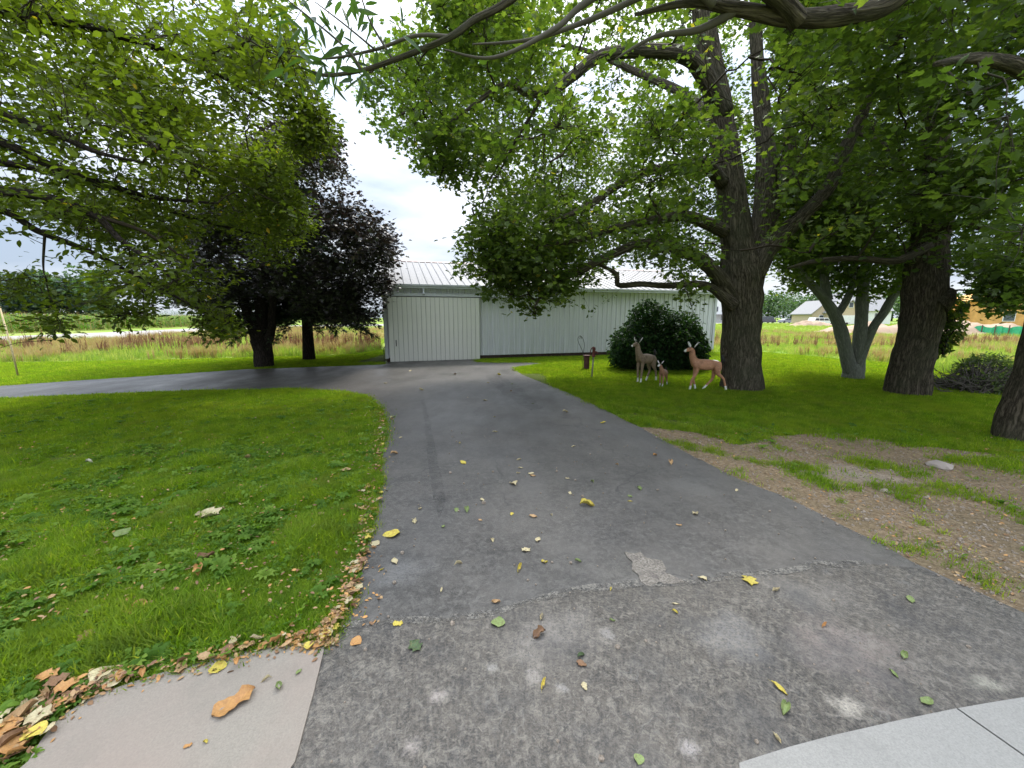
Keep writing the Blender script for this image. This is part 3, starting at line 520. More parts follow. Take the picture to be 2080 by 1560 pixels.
make_tree('overhanging_tree', 'nearest tree with furrowed trunk leaning at the right edge beside the dirt patch', bD, skD, ((7.2, 4.4, 6.4), (5.0, 3.4, 4.2)), silD, 85, 1250, 12, T_MAPLE, .10, M['maple_dk'], M['bark2'], M['twigg'], seed=9, trunkn=40, flare=1.04, shell=.3, clump=(.9, -.12), extra=[(1450,60,3.8),(1700,60,4.1)], bigleaves=90, hubr=.014, off=.25)
# narrow leaves of the branch overhead
rng = np.random.default_rng(31); tips = []
for a, b in [((560,20),(840,150)), ((600,110),(740,170)), ((560,0),(760,60))]:
    for _ in range(34): tips.append(P(rng.uniform(a[0], b[0]), rng.uniform(a[1]-20, b[1]), YD-2.4+rng.uniform(-.25, .25)))
tips = np.array([tuple(t) for t in tips]); ovr = [o for o in bpy.data.objects if o.name == 'overhanging_tree'][0]
protos = [leafcloud(np.zeros((1, 3)), np.array([[0, 0, 1.]]), np.array([[0, 1., 0]]), np.ones(1), T_NARROW, np.array([q/5])) for q in range(5)]
for p in protos: p.materials.append(M['narrow'])
for i, p in enumerate(tips):
    lo = bpy.data.objects.new('leaf', protos[i % 5]); COL.objects.link(lo); lo.parent = ovr
    e = Euler((rng.normal(-.9, .5), rng.normal(0, .5), rng.uniform(0, 6.28)))
    lo.matrix_local = MI(ovr) @ Matrix.Translation(Vector(p)) @ e.to_matrix().to_4x4() @ Matrix.Scale(rng.uniform(.10, .17), 4)

bE = Vector((-10.2, 5.6, 0))
skE = [('trunk', [bE+Vector((0,0,-.05)), Vector((-10.1,5.6,1)), Vector((-10,5.6,2.2)), Vector((-9.8,5.6,3.6)), Vector((-9.6,5.7,5.5)), Vector((-9.3,5.8,8))], [.36,.32,.3,.26,.2,.08]),
 ('limb', [Vector((-10,5.6,2.4)), P(-180,370,5.4), P(0,388,5.2), P(92,400,5.1), P(192,438,5.0), P(246,488,4.9), P(308,531,4.9), P(360,575,5)], [.12,.09,.06,.052,.043,.03,.02,.008]),
 ('limb', [Vector((-9.9,5.6,3)), P(-200,230,5.4), P(0,288,5.4), P(92,331,5.5), P(215,373,5.6), P(308,400,5.8), P(442,413,6)], [.12,.09,.06,.05,.04,.03,.012]),
 ('limb', [Vector((-9.9,5.6,3.3)), P(-220,150,5.3), P(0,227,5.0), P(115,273,4.8), P(200,310,4.8), P(290,330,4.9)], [.1,.07,.045,.04,.025,.008]),
 ('limb', [Vector((-10,5.6,2.2)), P(-200,400,5.8), P(0,427,6.0), P(77,469,6.1), P(185,512,6.2), P(300,573,6.3), P(400,625,6.5), P(460,660,6.6)], [.1,.07,.05,.045,.035,.025,.015,.006]),
 ('limb', [P(192,438,5.0), P(290,470,5.2), P(370,520,5.5), P(420,540,5.8)], [.03,.022,.014,.006]),
 ('limb', [Vector((-9.7,5.6,4)), P(-250,-50,5.4), P(0,20,5.5), P(200,60,5.8), P(400,130,6.3), P(560,220,6.8)], [.14,.1,.07,.05,.035,.012]),
 ('limb', [Vector((-9.9,5.6,2.6)), P(-200,330,6.5), P(0,330,7), P(180,370,7.3), P(380,440,7.6), P(540,480,7.8)], [.11,.08,.06,.045,.03,.01]),
 ('limb', [P(92,468,6.1), P(88,530,6.0), P(90,560,5.9)], [.02,.014,.006])]
silE_old = [(-60,-60),(560,-60),(590,20),(620,110),(640,180),(665,235),(690,290),(640,320),(592,325),(610,400),(646,461),(592,515),(580,555),(530,530),(450,595),(470,640),(480,674),(454,689),(408,693),(385,655),(330,650),(300,660),(285,689),(265,650),(246,670),(192,666),(142,655),(112,708),(98,690),(77,635),(38,662),(15,640),(-60,655)]
silE = [(-60,-60),(560,-60),(590,20),(620,110),(640,180),(665,235),(690,290),(640,320),(592,325),(610,400),(646,461),(592,515),(580,555),(530,530),(450,595),(470,640),(480,674),(454,689),(408,693),(385,615),(330,600),(300,660),(285,689),(262,600),(246,670),(200,630),(150,600),(112,708),(98,690),(70,590),(38,662),(15,600),(-60,640)]
exE = [(600,120,6.9),(640,200,7),(665,255,7.1),(625,300,7),(560,350,6.8),(600,400,7),(620,180,6.8),(650,285,7),(590,60,6.6),(470,640,6.5),(450,620,6.4),(440,680,6.4),(380,640,6.3),(300,650,6.2),(240,645,6.2),(115,670,6),(570,520,7),(120,650,6),(500,560,6.8),(540,540,6.9),(110,690,6),(100,660,6),(280,670,6.2),(460,670,6.4),(410,670,6.4),(600,480,7),(560,450,7),(570,530,7),(30,640,6),(620,200,6.8),(660,270,7),(200,640,6),(350,620,6.2),(640,450,7)]
make_tree('leafy_tree', 'small-leaved olive green tree whose bare branches reach in from the left edge', bE, skE, ((-7.6, 6.4, 4.9), (6.0, 3.6, 4.6)), silE, 260, 4900, 13, T_OVAL, .086, M['elm'], M['barkd'], M['twig'], seed=13, sig=.42, shell=.25, off=.35, extra=exE, bigleaves=150, hubr=.013, droop=.5, holes=False, clump=(.9, -.14), skyholes=[[(-60,430),(90,450),(180,500),(210,590),(120,600),(60,560),(-60,560)], [(-60,310),(60,330),(95,360),(40,385),(-60,370)], [(140,250),(240,270),(225,325),(160,310)], [(370,470),(470,500),(440,560),(380,540)], [(240,80),(330,60),(360,110),(280,130)]])

bF = G(537, 745); YF = bF.y
skF = [('trunk', [bF+Vector((0,0,-.05)), P(534,715,YF), P(530,690,YF)], [.30,.28,.33]),
 ('limb', [P(528,705,YF), P(516,670,YF-.1), P(503,640,YF-.2), P(492,600,YF-.3), P(470,540,YF-.4), P(430,500,YF-.5)], [.22,.17,.15,.13,.10,.04]),
 ('limb', [P(532,700,YF), P(532,650,YF), P(530,600,YF), P(540,500,YF), P(545,400,YF), P(550,300,YF)], [.22,.2,.19,.16,.1,.04]),
 ('limb', [P(540,705,YF), P(551,670,YF-.1), P(553,630,YF-.2), P(565,580,YF-.2), P(600,500,YF-.2), P(640,420,YF-.2)], [.16,.13,.12,.11,.08,.03])]
silF = [(330,640),(340,480),(400,380),(480,300),(560,235),(640,240),(688,285),(692,331),(727,377),(750,427),(792,454),(808,490),(800,540),(795,600),(775,640),(760,665),(700,662),(640,655),(615,670),(580,690),(552,685),(500,660),(485,680),(462,692),(432,680),(420,640),(380,620)]
make_tree('purple_maple_tree', 'dark purple-leaved maple with a low forked trunk beside the left corner of the shed', bF, skF, ((-7.9, 14.0, 5.4), (5.4, 3.6, 4.3)), silF, 170, 5200, 11, T_MAPLE, .115, M['purple'], M['barkd'], M['barkd'], seed=17, shell=.5, sig=.6, off=.8, holes=False, clump=(.9, -.3), avoid=[([(485,600),(600,600),(590,760),(490,760)], YF+.35, .97), ([(600,640),(655,640),(655,760),(600,760)], 15.8, .97)], trunkn=28, flare=1.08, extra=[(470,670,13),(450,660,13),(400,620,13),(370,600,13.2),(350,640,13.2),(440,640,13),(500,650,13),(540,670,13.2),(580,670,13.4),(660,640,13.6),(720,640,13.7),(700,610,13.8),(790,500,13.8),(780,570,13.8),(760,620,13.8),(560,660,13.4),(620,650,13.6)], nrmj=.4)
# spruce behind it
bS = G(628, 731); YS = bS.y
spr = empty('spruce_tree', bS, 'green spruce with drooping lower boughs between the purple maple and the shed', 'tree')
mb = MB(); mb.tube([bS+Vector((0,0,-.05)), bS+Vector((.03,0,1)), bS+Vector((.08,0,3)), bS+Vector((.1,0,6)), bS+Vector((.1,0,8))], [.25,.2,.16,.09,.02], 20, wob=.1); mb.build('trunk', M['barkd'], spr, smooth=True)
rng = np.random.default_rng(5); pos = []; dr = []; nr = []; tw = [[], []]
for k in range(130):
    z = rng.uniform(1.5, 7.8) if k > 55 else rng.uniform(1.35, 2.4); a = rng.uniform(0, 6.28); ln = (3.1*(1-z/8.6)+.2)*rng.uniform(.75, 1.1)
    p0 = np.array([bS.x+.05, bS.y, z+.35]); d = np.array([math.cos(a), math.sin(a), -.08]); prev = p0
    for s in np.linspace(0, 1, 14):
        p = p0+d*ln*s+np.array([0, 0, -.55*s*s*ln/2+.12*s]); tw[0].append(prev); tw[1].append(p); prev = p
        if s > .12:
            for q in range(7):
                side = rng.choice([-1, 1]); pr = np.array([-d[1], d[0], 0])*side; e_ = pr*rng.uniform(.1, .38)*(1.1-s*.5)+d*.15+np.array([0, 0, rng.uniform(-.22, .08)])
                tw[0].append(p); tw[1].append(p+e_)
                m = 14; t = rng.random((m, 1)); pos.append(p+e_*t); dr.append(e_/np.linalg.norm(e_)+rng.normal(0, .7, (m, 3))+np.array([0, 0, -.2])); nr.append(rng.normal(0, 1, (m, 3))+np.array([0, 0, .6]))
pos = np.concatenate(pos); dr = np.concatenate(dr); nr = np.concatenate(nr)
V = T_NEEDLE[0].copy(); V[:, 0] *= 3.0
o = link('crown', leafcloud(pos, nr, dr, rng.uniform(.06, .11, len(pos)), (V, T_NEEDLE[1]), rng.random(len(pos))*.9), M['needle'], spr); o['kind'] = 'stuff'
o = link('branches', twigmesh(tw[0], tw[1], .012, .006), M['twig'], spr); o['kind'] = 'stuff'

def bush(name, label, cat, base, blobs, n, T, ls, mat, tw=M['twig'], seed=1, nd=.7, hide=0):
    rng = np.random.default_rng(seed); root = empty(name, base, label, cat); P_, N_, D_, A_, B_ = [], [], [], [], []
    tot = sum(r[0]*r[1] for _, r in blobs)
    for c, r in blobs:
        m = int(n*r[0]*r[1]/tot); v = rng.normal(size=(m, 3)); v /= np.linalg.norm(v, axis=1, keepdims=True)
        bump = np.array([mnoise.noise(Vector(q)*2.6+Vector(c)) for q in v]); rr = (.62+.38*rng.random(m)**.5)*(1+.28*bump)
        p = np.array(c)+v*rr[:, None]*np.array(r); k = p[:, 2] > .05; p = p[k]; v = v[k]
        P_.append(p); N_.append(v*.8+rng.normal(size=p.shape)*.55+np.array([0, 0, .5])); D_.append(v+rng.normal(size=p.shape)*nd+np.array([0, 0, -.3]))
        for q in p[::14]: A_.append(np.array(base)+np.array([rng.normal(0, .08), rng.normal(0, .08), 0])); B_.append(q)
    P_ = np.concatenate(P_); N_ = np.concatenate(N_); D_ = np.concatenate(D_)
    o = link('foliage', leafcloud(P_, N_, D_, ls*rng.uniform(.6, 1.2, len(P_)), T, rng.random(len(P_))), mat, root); o['kind'] = 'stuff'
    o = link('stems', twigmesh(A_, B_, .014, .003), tw, root); o['kind'] = 'stuff'; return root
bb = G(1335, 752)
bush('bush', 'broad dark green bush against the shed wall behind the deer statues', 'bush', bb, [((4.15, 13.1, .75), (.9, .85, .78)), ((5.25, 13.1, .8), (1.15, .9, .85)), ((4.6, 13.2, 1.45), (.8, .7, .75)), ((5.6, 13.2, 1.2), (.7, .7, .65)), ((4.45, 13.2, 1.85), (.42, .45, .42)), ((3.75, 13, .65), (.42, .55, .52)), ((5.95, 13.1, .75), (.55, .6, .6)), ((4.7, 12.9, .4), (1.6, .6, .5))], 15000, T_OVAL, .12, M['bush'], seed=3)
bk = G(1900, 745)
bush('sapling', 'leafy green sapling sprouting just behind the thick leaning maple trunk', 'shrub', P(1898,718,9.6)*1, [(tuple(P(1920,665,9.6)), (.35,.35,.45)), (tuple(P(1905,700,9.6)), (.2,.25,.3)), (tuple(P(1925,625,9.6)), (.3,.3,.3))], 1500, T_OVAL, .11, M['maple'], seed=5)
bpile = G(1985, 800)
bp = bush('brush_pile', 'heap of cut withering branches and twigs beyond the thick leaning maple', 'brush pile', G(1980, 800), [(tuple(P(1960,795,9.6)), (.8,.6,.35)), (tuple(P(2030,800,8.9)), (.8,.6,.45)), (tuple(P(2000,760,9.8)), (.6,.5,.5)), (tuple(P(1925,790,9.6)), (.5,.5,.22)), (tuple(P(2080,790,9)), (.7,.6,.5))], 15000, T_NARROW, .14, M['brush'], M['twigg'], seed=6)
rng = np.random.default_rng(8); A_, B_ = [], []
for k in range(230):
    c = np.array(tuple(P(rng.uniform(1900, 2090), rng.uniform(770, 815), rng.uniform(8.6, 9.8)))); c[2] = max(c[2], .05); a = rng.normal(0, .5)+(0 if rng.random() < .5 else 3.14); ln = rng.uniform(.3, 1.0)
    A_.append(c); B_.append(c+np.array([math.cos(a)*ln, math.sin(a)*ln, rng.uniform(-.05, .55)]))
o = link('sticks', twigmesh(A_, B_, .012, .003), M['twigg'], bp); o['kind'] = 'stuff'

# ------------------------------------------------------------------ far trees
def fartree(name, label, x, y, h, r, m, seed, n=900, conifer=False, cat='tree', group='trees at the far edge of the fields'):
    rng = np.random.default_rng(seed); root = empty(name, (x, y, 0), label, cat, group)
    mb = MB(); mb.tube([(x, y, -.1), (x, y, h*.5), (x+.2, y, h*.85)], [h*.03, h*.02, .03], 8); mb.build('trunk', M['barkd'], root)
    if conifer:
        z = rng.random(n)**1.3*h*.95+h*.04; a = rng.uniform(0, 6.28, n); rr = r*(1-z/h)*rng.uniform(.6, 1.08, n)+.1; p = np.stack([x+np.cos(a)*rr, y+np.sin(a)*rr, z], 1)
    else:
        cs = np.stack([x+rng.normal(0, r*.42, 14), y+rng.normal(0, r*.42, 14), h*.62+rng.normal(0, h*.16, 14)], 1); ci = rng.integers(0, 14, n); v = rng.normal(size=(n, 3)); v /= np.linalg.norm(v, axis=1, keepdims=True)
        p = cs[ci]+v*r*.45*rng.uniform(.75, 1.05, (n, 1)); p[:, 2] = np.maximum(p[:, 2], .3)
    o = link('crown', leafcloud(p, rng.normal(size=p.shape)+np.array([0, -.5, .8]), rng.normal(size=p.shape), rng.uniform(.09, .16, n)*h*.55, T_QUAD, rng.random(n)), m, root); o['kind'] = 'stuff'
    return root
rng = np.random.default_rng(77)
for i in range(16):      # woods beyond the corn on the left
    px = -120+i*22+rng.uniform(-6, 6); Y = rng.uniform(84, 96); q = P(px, 640, Y)
    fartree('far_tree', 'dark tree in the wood beyond the corn field', q.x, Y, rng.uniform(9.5, 12.5), rng.uniform(4, 5.5), M['far2'] if i % 3 else M['far'], 100+i, 1000, i % 4 == 3, group='trees of the wood beyond the corn field')
for i in range(58):      # distant trees behind the open land
    px = 1430+i*13+rng.uniform(-9, 9); Y = rng.uniform(165, 200); q = P(px, 650, Y)
    fartree('distant_tree', 'hazy green tree in the distant treeline behind the houses', q.x, Y, rng.uniform(9, 13.5), rng.uniform(5, 8), M['far'], 200+i, 700, group='trees of the distant treeline')
for i in range(16):
    px = 330+i*32+rng.uniform(-9, 9); Y = rng.uniform(230, 260); q = P(px, 650, Y)
    fartree('distant_tree', 'hazy tree on the horizon left of the shed', q.x, Y, rng.uniform(5, 7), rng.uniform(5, 9), M['far'], 300+i, 400, group='trees on the horizon left of the shed')

# ------------------------------------------------------------------ shed
Lc = G(786, 736); Rc = Vector((10.25, 20.85, 0)); ZE = 2.93
ang = math.radians(17.0); LEN = 15.4; W2 = 4.5; RISE = 1.42
def paintmat(name, col, streak=.12, rough=.45):
    t = MT(name, rough, .4); a = t.noise(1.1, 5); b = t.noise(3, 4, .6, t.co((4, 4, .25))); c = t.mixc(t.ramp(b, [(.35, 0.), (.75, 1.)]), tuple(q*(1-streak) for q in col), tuple(min(.92, q*(1+streak*.6)) for q in col))
    t.color(t.mixc(t.ramp(a, [(.45, 0.), (.8, .3)]), c, tuple(q*.78 for q in col))); return t.m
M['siding'] = paintmat('pale_blue_green_metal', (.70, .705, .735)); M['doorp'] = paintmat('off_white_metal', (.78, .77, .71), .07)
M['roof'] = paintmat('grey_white_roof', (.25, .24, .232), .2, .6); M['trim'] = paintmat('grey_white_trim', (.56, .58, .60), .08)
M['found'] = plain('reddish_brown_base_board', (.06, .04, .035), .85, .1, .3, 3)
M['darkmetal'] = plain('dark_metal', (.03, .03, .03), .5, .4)
shed = empty('shed', Lc, 'long pale metal shed with ribbed siding and an off-white sliding door at the drive end', 'shed', rz=ang)
SH = MW(shed)
def sbuild(mb, name, m, smooth=False): return mb.build(name, m, shed, smooth, world=False)
def ribbed(w, z0, z1, step=.2286, rw=.024, rh=.036, minor=True):  # profile across x, panel at y=0 facing -y
    xs = [(0, 0)]; k = int(round(w/step))
    for i in range(k):
        c = i*step+step*.5
        xs += [(c-rw*1.5, 0), (c-rw*.6, -rh), (c+rw*.6, -rh), (c+rw*1.5, 0)]
        if minor: xs += [(c+step*.36, 0), (c+step*.40, -.006), (c+step*.44, 0)]
    xs += [(w, 0)]; xs = sorted(set(xs)); return xs
def panelmesh(w, z0, z1, **kw):
    xs = ribbed(w, z0, z1, **kw); vs = [(x, y, z0) for x, y in xs]+[(x, y, z1) for x, y in xs]; n = len(xs); me = bpy.data.meshes.new('panel')
    me.from_pydata(vs, [], [(i, i+1, n+i+1, n+i) for i in range(n-1)]); return me
PW = .9144; npan = int(LEN/PW)+1; pm = panelmesh(PW-.002, .17, ZE-.10); pm.materials.append(M['siding'])
for i in range(npan):
    wd = min(PW, LEN-i*PW)
    me = pm if wd > PW-.01 else panelmesh(wd, .26, ZE-.10, step=wd/max(1, round(wd/.2286)))
    if me is not pm: me.materials.append(M['siding'])
    o = link('wall_panel', me, None, shed, world=False); o.location = (i*PW, 0, 0)
mb = MB(); mb.box((0, .004, -.02), (LEN, 2*W2, .17)); sbuild(mb, 'base_board', M['found'])
mb = MB(); mb.box((.02, .03, .17), (LEN-.02, 2*W2-.02, ZE-.03)); sbuild(mb, 'wall', M['siding'])
for x0, xe in ((-.03, .0), (LEN, LEN+.03)):   # gable ends
    mb = MB(); mb.add([(x0, 0, .15), (x0, 2*W2, .15), (x0, 2*W2, ZE), (x0, W2, ZE+RISE-.06), (x0, 0, ZE), (xe, 0, .15), (xe, 2*W2, .15), (xe, 2*W2, ZE), (xe, W2, ZE+RISE-.06), (xe, 0, ZE)], [(0,1,2,3,4), (9,8,7,6,5), (0,5,6,1), (1,6,7,2), (2,7,8,3), (3,8,9,4), (4,9,5,0)]); sbuild(mb, 'gable_wall', M['siding'])
for x in (-.05, LEN-.07):
    mb = MB(); mb.box((x, -.05, .14), (x+.12, -.024, ZE-.08)); mb.box((x if x < 0 else x+.12, -.05, .14), (x+.012 if x < 0 else x+.132, .10, ZE-.08)); sbuild(mb, 'corner_trim', M['trim'])
mb = MB(); mb.box((-.06, -.20, ZE-.13), (LEN+.06, -.03, ZE-.005)); mb.box((-.06, -.225, ZE-.05), (LEN+.06, -.20, ZE+.01)); sbuild(mb, 'fascia', M['trim'])
mb = MB(); mb.box((-.02, 2*W2+.0, .17), (LEN+.02, 2*W2+.03, ZE)); sbuild(mb, 'rear_wall', M['siding'])
# roof panels with ribs
sl = math.hypot(W2+.22, RISE*(W2+.22)/W2); pitch = math.atan2(RISE, W2)
def roofmesh(w):
    xs = [(0, 0)]
    for i in range(3):
        c = .1524+i*.3048; xs += [(c-.05, 0), (c-.022, .03), (c+.022, .03), (c+.05, 0)]
    xs = [(x*w/.9144, z) for x, z in xs]+[(w, 0)]; n = len(xs); me = bpy.data.meshes.new('roof_panel')
    vs = [(x, 0, z) for x, z in xs]+[(x, sl, z) for x, z in xs]; me.from_pydata(vs, [], [(i, i+1, n+i+1, n+i) for i in range(n-1)]); me.materials.append(M['roof']); return me
rl = LEN+.5; nr_ = int(rl/PW)+1; rm = roofmesh(rl/nr_-.002)
for i in range(nr_):
    o = link('roof_panel', rm, None, shed, world=False); o.location = (-.25+i*rl/nr_, -.22, ZE+.02-RISE*.22/W2); o.rotation_euler = (pitch, 0, 0)
    o = link('roof_panel', rm, None, shed, world=False); o.location = (-.25+(i+1)*rl/nr_, 2*W2+.22, ZE+.02-RISE*.22/W2); o.rotation_euler = (pitch, 0, math.pi)
mb = MB(); mb.add([(-.26, W2-.16, ZE+RISE-.0), (LEN+.26, W2-.16, ZE+RISE-.0), (LEN+.26, W2, ZE+RISE+.075), (-.26, W2, ZE+RISE+.075), (-.26, W2+.16, ZE+RISE), (LEN+.26, W2+.16, ZE+RISE)], [(0,1,2,3), (3,2,5,4)]); sbuild(mb, 'ridge_cap', plain('rusty_ridge', (.42, .33, .30), .6))
# rail and sliding door
mb = MB(); mb.box((.02, -.16, 2.50), (7.4, -.055, 2.60)); mb.box((.02, -.165, 2.595), (7.4, -.055, 2.615)); sbuild(mb, 'door_rail', M['trim'])
mb = MB(); mb.box((.10, -.10, 2.478), (7.3, -.06, 2.498)); sbuild(mb, 'rail_gap', M['darkmetal'])
do = empty('sliding_door', (0, 0, 0), None, None); do.parent = shed
DX0, DX1 = .12, 3.63; nb = 20; bw = (DX1-DX0)/nb
bm_ = bmesh.new(); bmesh.ops.create_cube(bm_, size=1); bmesh.ops.scale(bm_, vec=(bw-.014, .036, 2.44), verts=bm_.verts); bmesh.ops.bevel(bm_, geom=[e_ for e_ in bm_.edges if abs(e_.verts[0].co.z-e_.verts[1].co.z) > 1], offset=.006, segments=1, affect='EDGES')
bmx = bpy.data.meshes.new('door_board'); bm_.to_mesh(bmx); bm_.free(); bmx.materials.append(M['doorp'])
for i in range(nb):
    o = link('door_board', bmx, None, do, world=False); o.location = (DX0+(i+.5)*bw, -.128+(.002 if i % 3 == 1 else 0), 1.25)
mb = MB(); mb.box((DX0, -.11, .05), (DX1, -.085, 2.46)); mb.build('door_frame', plain('door_backing', (.34, .34, .31)), do, world=False)
mb = MB(); mb.box((.36, -.175, .62), (.39, -.165, .86)); mb.box((.365, -.165, .64), (.385, -.14, .67)); mb.box((.365, -.165, .81), (.385, -.14, .84)); mb.build('handle', M['darkmetal'], do, world=False)
mb = MB(); mb.box((1.42, -.20, ZE-.30), (1.50, -.05, ZE-.13)); mb.tube([(1.46, -.20, ZE-.25), (1.46, -.24, ZE-.36)], [.035, .045], 10); sbuild(mb, 'wall_lamp', plain('lamp_grey', (.4, .42, .43)))
mb = MB(); mb.box((-.09, -.10, 1.72), (-.05, .0, 1.80)); sbuild(mb, 'bracket', M['darkmetal'])
mb = MB(); mb.tube([(-.09, -.03, .05), (-.09, -.03, .55), (-.03, -.05, .6)], .012, 6); sbuild(mb, 'conduit', M['darkmetal'])

# ------------------------------------------------------------------ deer statues
def deermat(name, body, belly, hoofz, dark=(.02, .018, .016), hx=.46):
    t = MT(name, .6, .35); s_ = t.n.new('ShaderNodeSeparateXYZ'); t.l.new(t.tc.outputs['Object'], s_.inputs[0]); X, Y, Z = s_.outputs
    c = t.mixc(t.ramp(t.noise(6, 5), [(.35, 0.), (.7, 1.)]), tuple(q*.8 for q in body), body)
    c = t.mixc(t.ramp(t.noise(11, 5, .7), [(.5, 0.), (.64, .6)]), c, tuple(q*.5 for q in body)); c = t.mixc(t.ramp(t.noise(35, 3), [(.62, 0.), (.72, .7)]), c, tuple(min(.8, q*1.6+.08) for q in body))
    wob = t.math('MULTIPLY', t.math('SUBTRACT', t.noise(14, 3), .5), .06)
    m1 = t.math('LESS_THAN', t.math('ADD', Z, wob), hoofz); m2 = t.math('GREATER_THAN', t.math('ADD', X, wob), hx)
    c = t.mixc(t.math('MAXIMUM', m1, m2), c, (.78, .76, .72)); t.color(c); t.bump(t.noise(60, 3), .25, .004); return t.m
M['white_p'] = plain('chipped_white_paint', (.78, .76, .72), .6); M['black_p'] = plain('black_paint', (.015, .014, .014), .45, .4)
def skin(name, nodes, edges, m, parent, root=0, sub=2):
    me = bpy.data.meshes.new(name); me.from_pydata([n[0] for n in nodes], edges, []); o = bpy.data.objects.new(name, me); COL.objects.link(o)
    md = o.modifiers.new('skin', 'SKIN'); md.use_smooth_shade = True
    sl_ = me.skin_vertices[0].data if me.skin_vertices else None
    if sl_ is None:
        bm = bmesh.new(); bm.from_mesh(me); bm.verts.layers.skin.verify(); bm.to_mesh(me); bm.free(); sl_ = me.skin_vertices[0].data
    for i, n in enumerate(nodes):
        r = n[1]; sl_[i].radius = r if hasattr(r, '__len__') else (r, r); sl_[i].use_root = (i == root)
    sb = o.modifiers.new('sub', 'SUBSURF'); sb.levels = sub; sb.render_levels = sub
    dg = bpy.context.evaluated_depsgraph_get(); ev = o.evaluated_get(dg); nm = bpy.data.meshes.new_from_object(ev); bpy.data.objects.remove(o)
    nm.materials.clear(); return link(name, nm, m, parent, world=False, smooth=True)
def deer(label, loc, rz, sc, fore, hind, bodym, antlers=False, yaw=0., head=(.0, .0, 0.), young=False, sp=0):
    root = empty('deer_statue', loc, label, 'statue', 'deer statues on the lawn', rz); root.scale = (sc, sc, sc)
    k = 1.0
    hx, hy, hz = head; nodes = [((-.235, 0, .58), (.115, .12)), ((-.12, 0, .575), (.115, .125)), ((.02, 0, .57), (.12, .13)), ((.15, 0, .58), (.125, .135)), ((.25, 0, .63), .105),
        ((.30, 0, .72), .082), ((.325, hy*.4, .81), .068), ((.33+hx, hy*.8, .895+hz), .062), ((.37+hx, hy, .93+hz), .062), ((.43+hx, hy*1.2, .91+hz), .044), ((.485+hx, hy*1.4, .885+hz), .030), ((.51+hx, hy*1.5, .878+hz), .025), ((-.30, 0, .585), .07)]
    edges = [(i, i+1) for i in range(11)]+[(0, 12)]
    for sgn, pts in zip((1, -1), fore):
        b = len(nodes); (kx, kz), (hx2, ) = pts[0], (pts[1],)
        nodes += [((.21, sgn*.055, .50), .055), ((.22, sgn*.06, .40), .036), ((kx, sgn*.06, kz), .028), ((hx2*.8+kx*.2, sgn*.06, .08), .022), ((hx2, sgn*.06, .035), .026), ((hx2+.03, sgn*.06, .014), .026)]
        edges += [(3, b), (b, b+1), (b+1, b+2), (b+2, b+3), (b+3, b+4), (b+4, b+5)]
    for sgn, pts in zip((1, -1), hind):
        b = len(nodes); (sx, sz), (kx, kz), hx2 = pts
        nodes += [((-.22, sgn*.055, .50), .085), ((sx, sgn*.065, sz), .05), ((kx, sgn*.065, kz), .028), ((hx2*.75+kx*.25, sgn*.065, .10), .022), ((hx2, sgn*.065, .035), .026), ((hx2+.03, sgn*.065, .014), .026)]
        edges += [(0, b), (b, b+1), (b+1, b+2), (b+2, b+3), (b+3, b+4), (b+4, b+5)]
    skin('body', nodes, edges, bodym, root, root=2)
    hc = Vector((.35+hx, hy*.9, .93+hz))
    for sgn in (1, -1):
        RY = Matrix.Rotation(yaw, 3, 'Z'); b0 = hc+RY @ Vector((-.03, sgn*.045, .035)); tip = b0+RY @ Vector((-.015, sgn*.075, .125 if not young else .135)); d = tip-b0; wv = Vector((.03, -sgn*.012, .0)); nv = Vector((.6, sgn*-.2, 0)).normalized()
        for nm, off_, mm in (('ear', 0, M['white_p']), ('ear_back', -.012, M['black_p'])):
            me_ = MB(); pr = [b0-wv*.0+nv*off_]; ws = [.25, .8, 1., .75, 0.05]; tt = [0, .25, .5, .8, 1]
            vs = []
            for t_, w_ in zip(tt, ws):
                c_ = b0+d*t_+nv*off_; s2 = (RY @ Vector((.014, sgn*.022, 0)))*w_; vs += [c_-s2+nv*.004, c_+s2+nv*.004, c_+s2-nv*.005, c_-s2-nv*.005]
            fs = [(0, 3, 2, 1), (16, 17, 18, 19)]
            for i in range(4):
                for j in range(4): fs.append((i*4+j, i*4+(j+1) % 4, i*4+4+(j+1) % 4, i*4+4+j))
            me_.add(vs, fs); me_.build(nm, mm, root, smooth=True, world=False)
        ey = MB(); c_ = Vector((.40+hx, hy+sgn*.046, .94+hz))
        bm = bmesh.new(); bmesh.ops.create_uvsphere(bm, u_segments=10, v_segments=8, radius=.012, matrix=Matrix.Translation(c_)); me = bpy.data.meshes.new('eye'); bm.to_mesh(me); bm.free(); link('eye', me, M['black_p'], root, False, True)
        if antlers:
            a0 = hc+Vector((-.0, sgn*.02, .045)); mb = MB()
            mb.tube(catmull([a0, a0+Vector((-.03, sgn*.04, .06)), a0+Vector((-.02, sgn*.07, .13)), a0+Vector((.03, sgn*.05, .19))], 4), .008, 7); mb.tube([a0+Vector((-.03, sgn*.045, .06)), a0+Vector((.035, sgn*.045, .11))], [.007, .003], 6); mb.tube([a0+Vector((-.022, sgn*.07, .12)), a0+Vector((-.07, sgn*.06, .18))], [.007, .003], 6)
            mb.build('antler', M['black_p'], root, smooth=True, world=False)
    mb = MB(); t0 = Vector((-.315, 0, .62))
    tz = .18 if not young else .07
    mb.tube(catmull([t0, t0+Vector((-.03, 0, .05)), t0+Vector((-.015, 0, .12)), t0+Vector((-.005, 0, tz))], 3), lerpr([.02, .036, .034, .008], 10, 3), 10); mb.build('tail', M['black_p'], root, smooth=True, world=False)
    mb = MB(); nx = Vector((.53+hx, hy*1.5, .88+hz)); mb.box(nx-Vector((.008, .010, .008)), nx+Vector((.006, .010, .008))); mb.build('nose', M['black_p'], root, world=False)
    return root
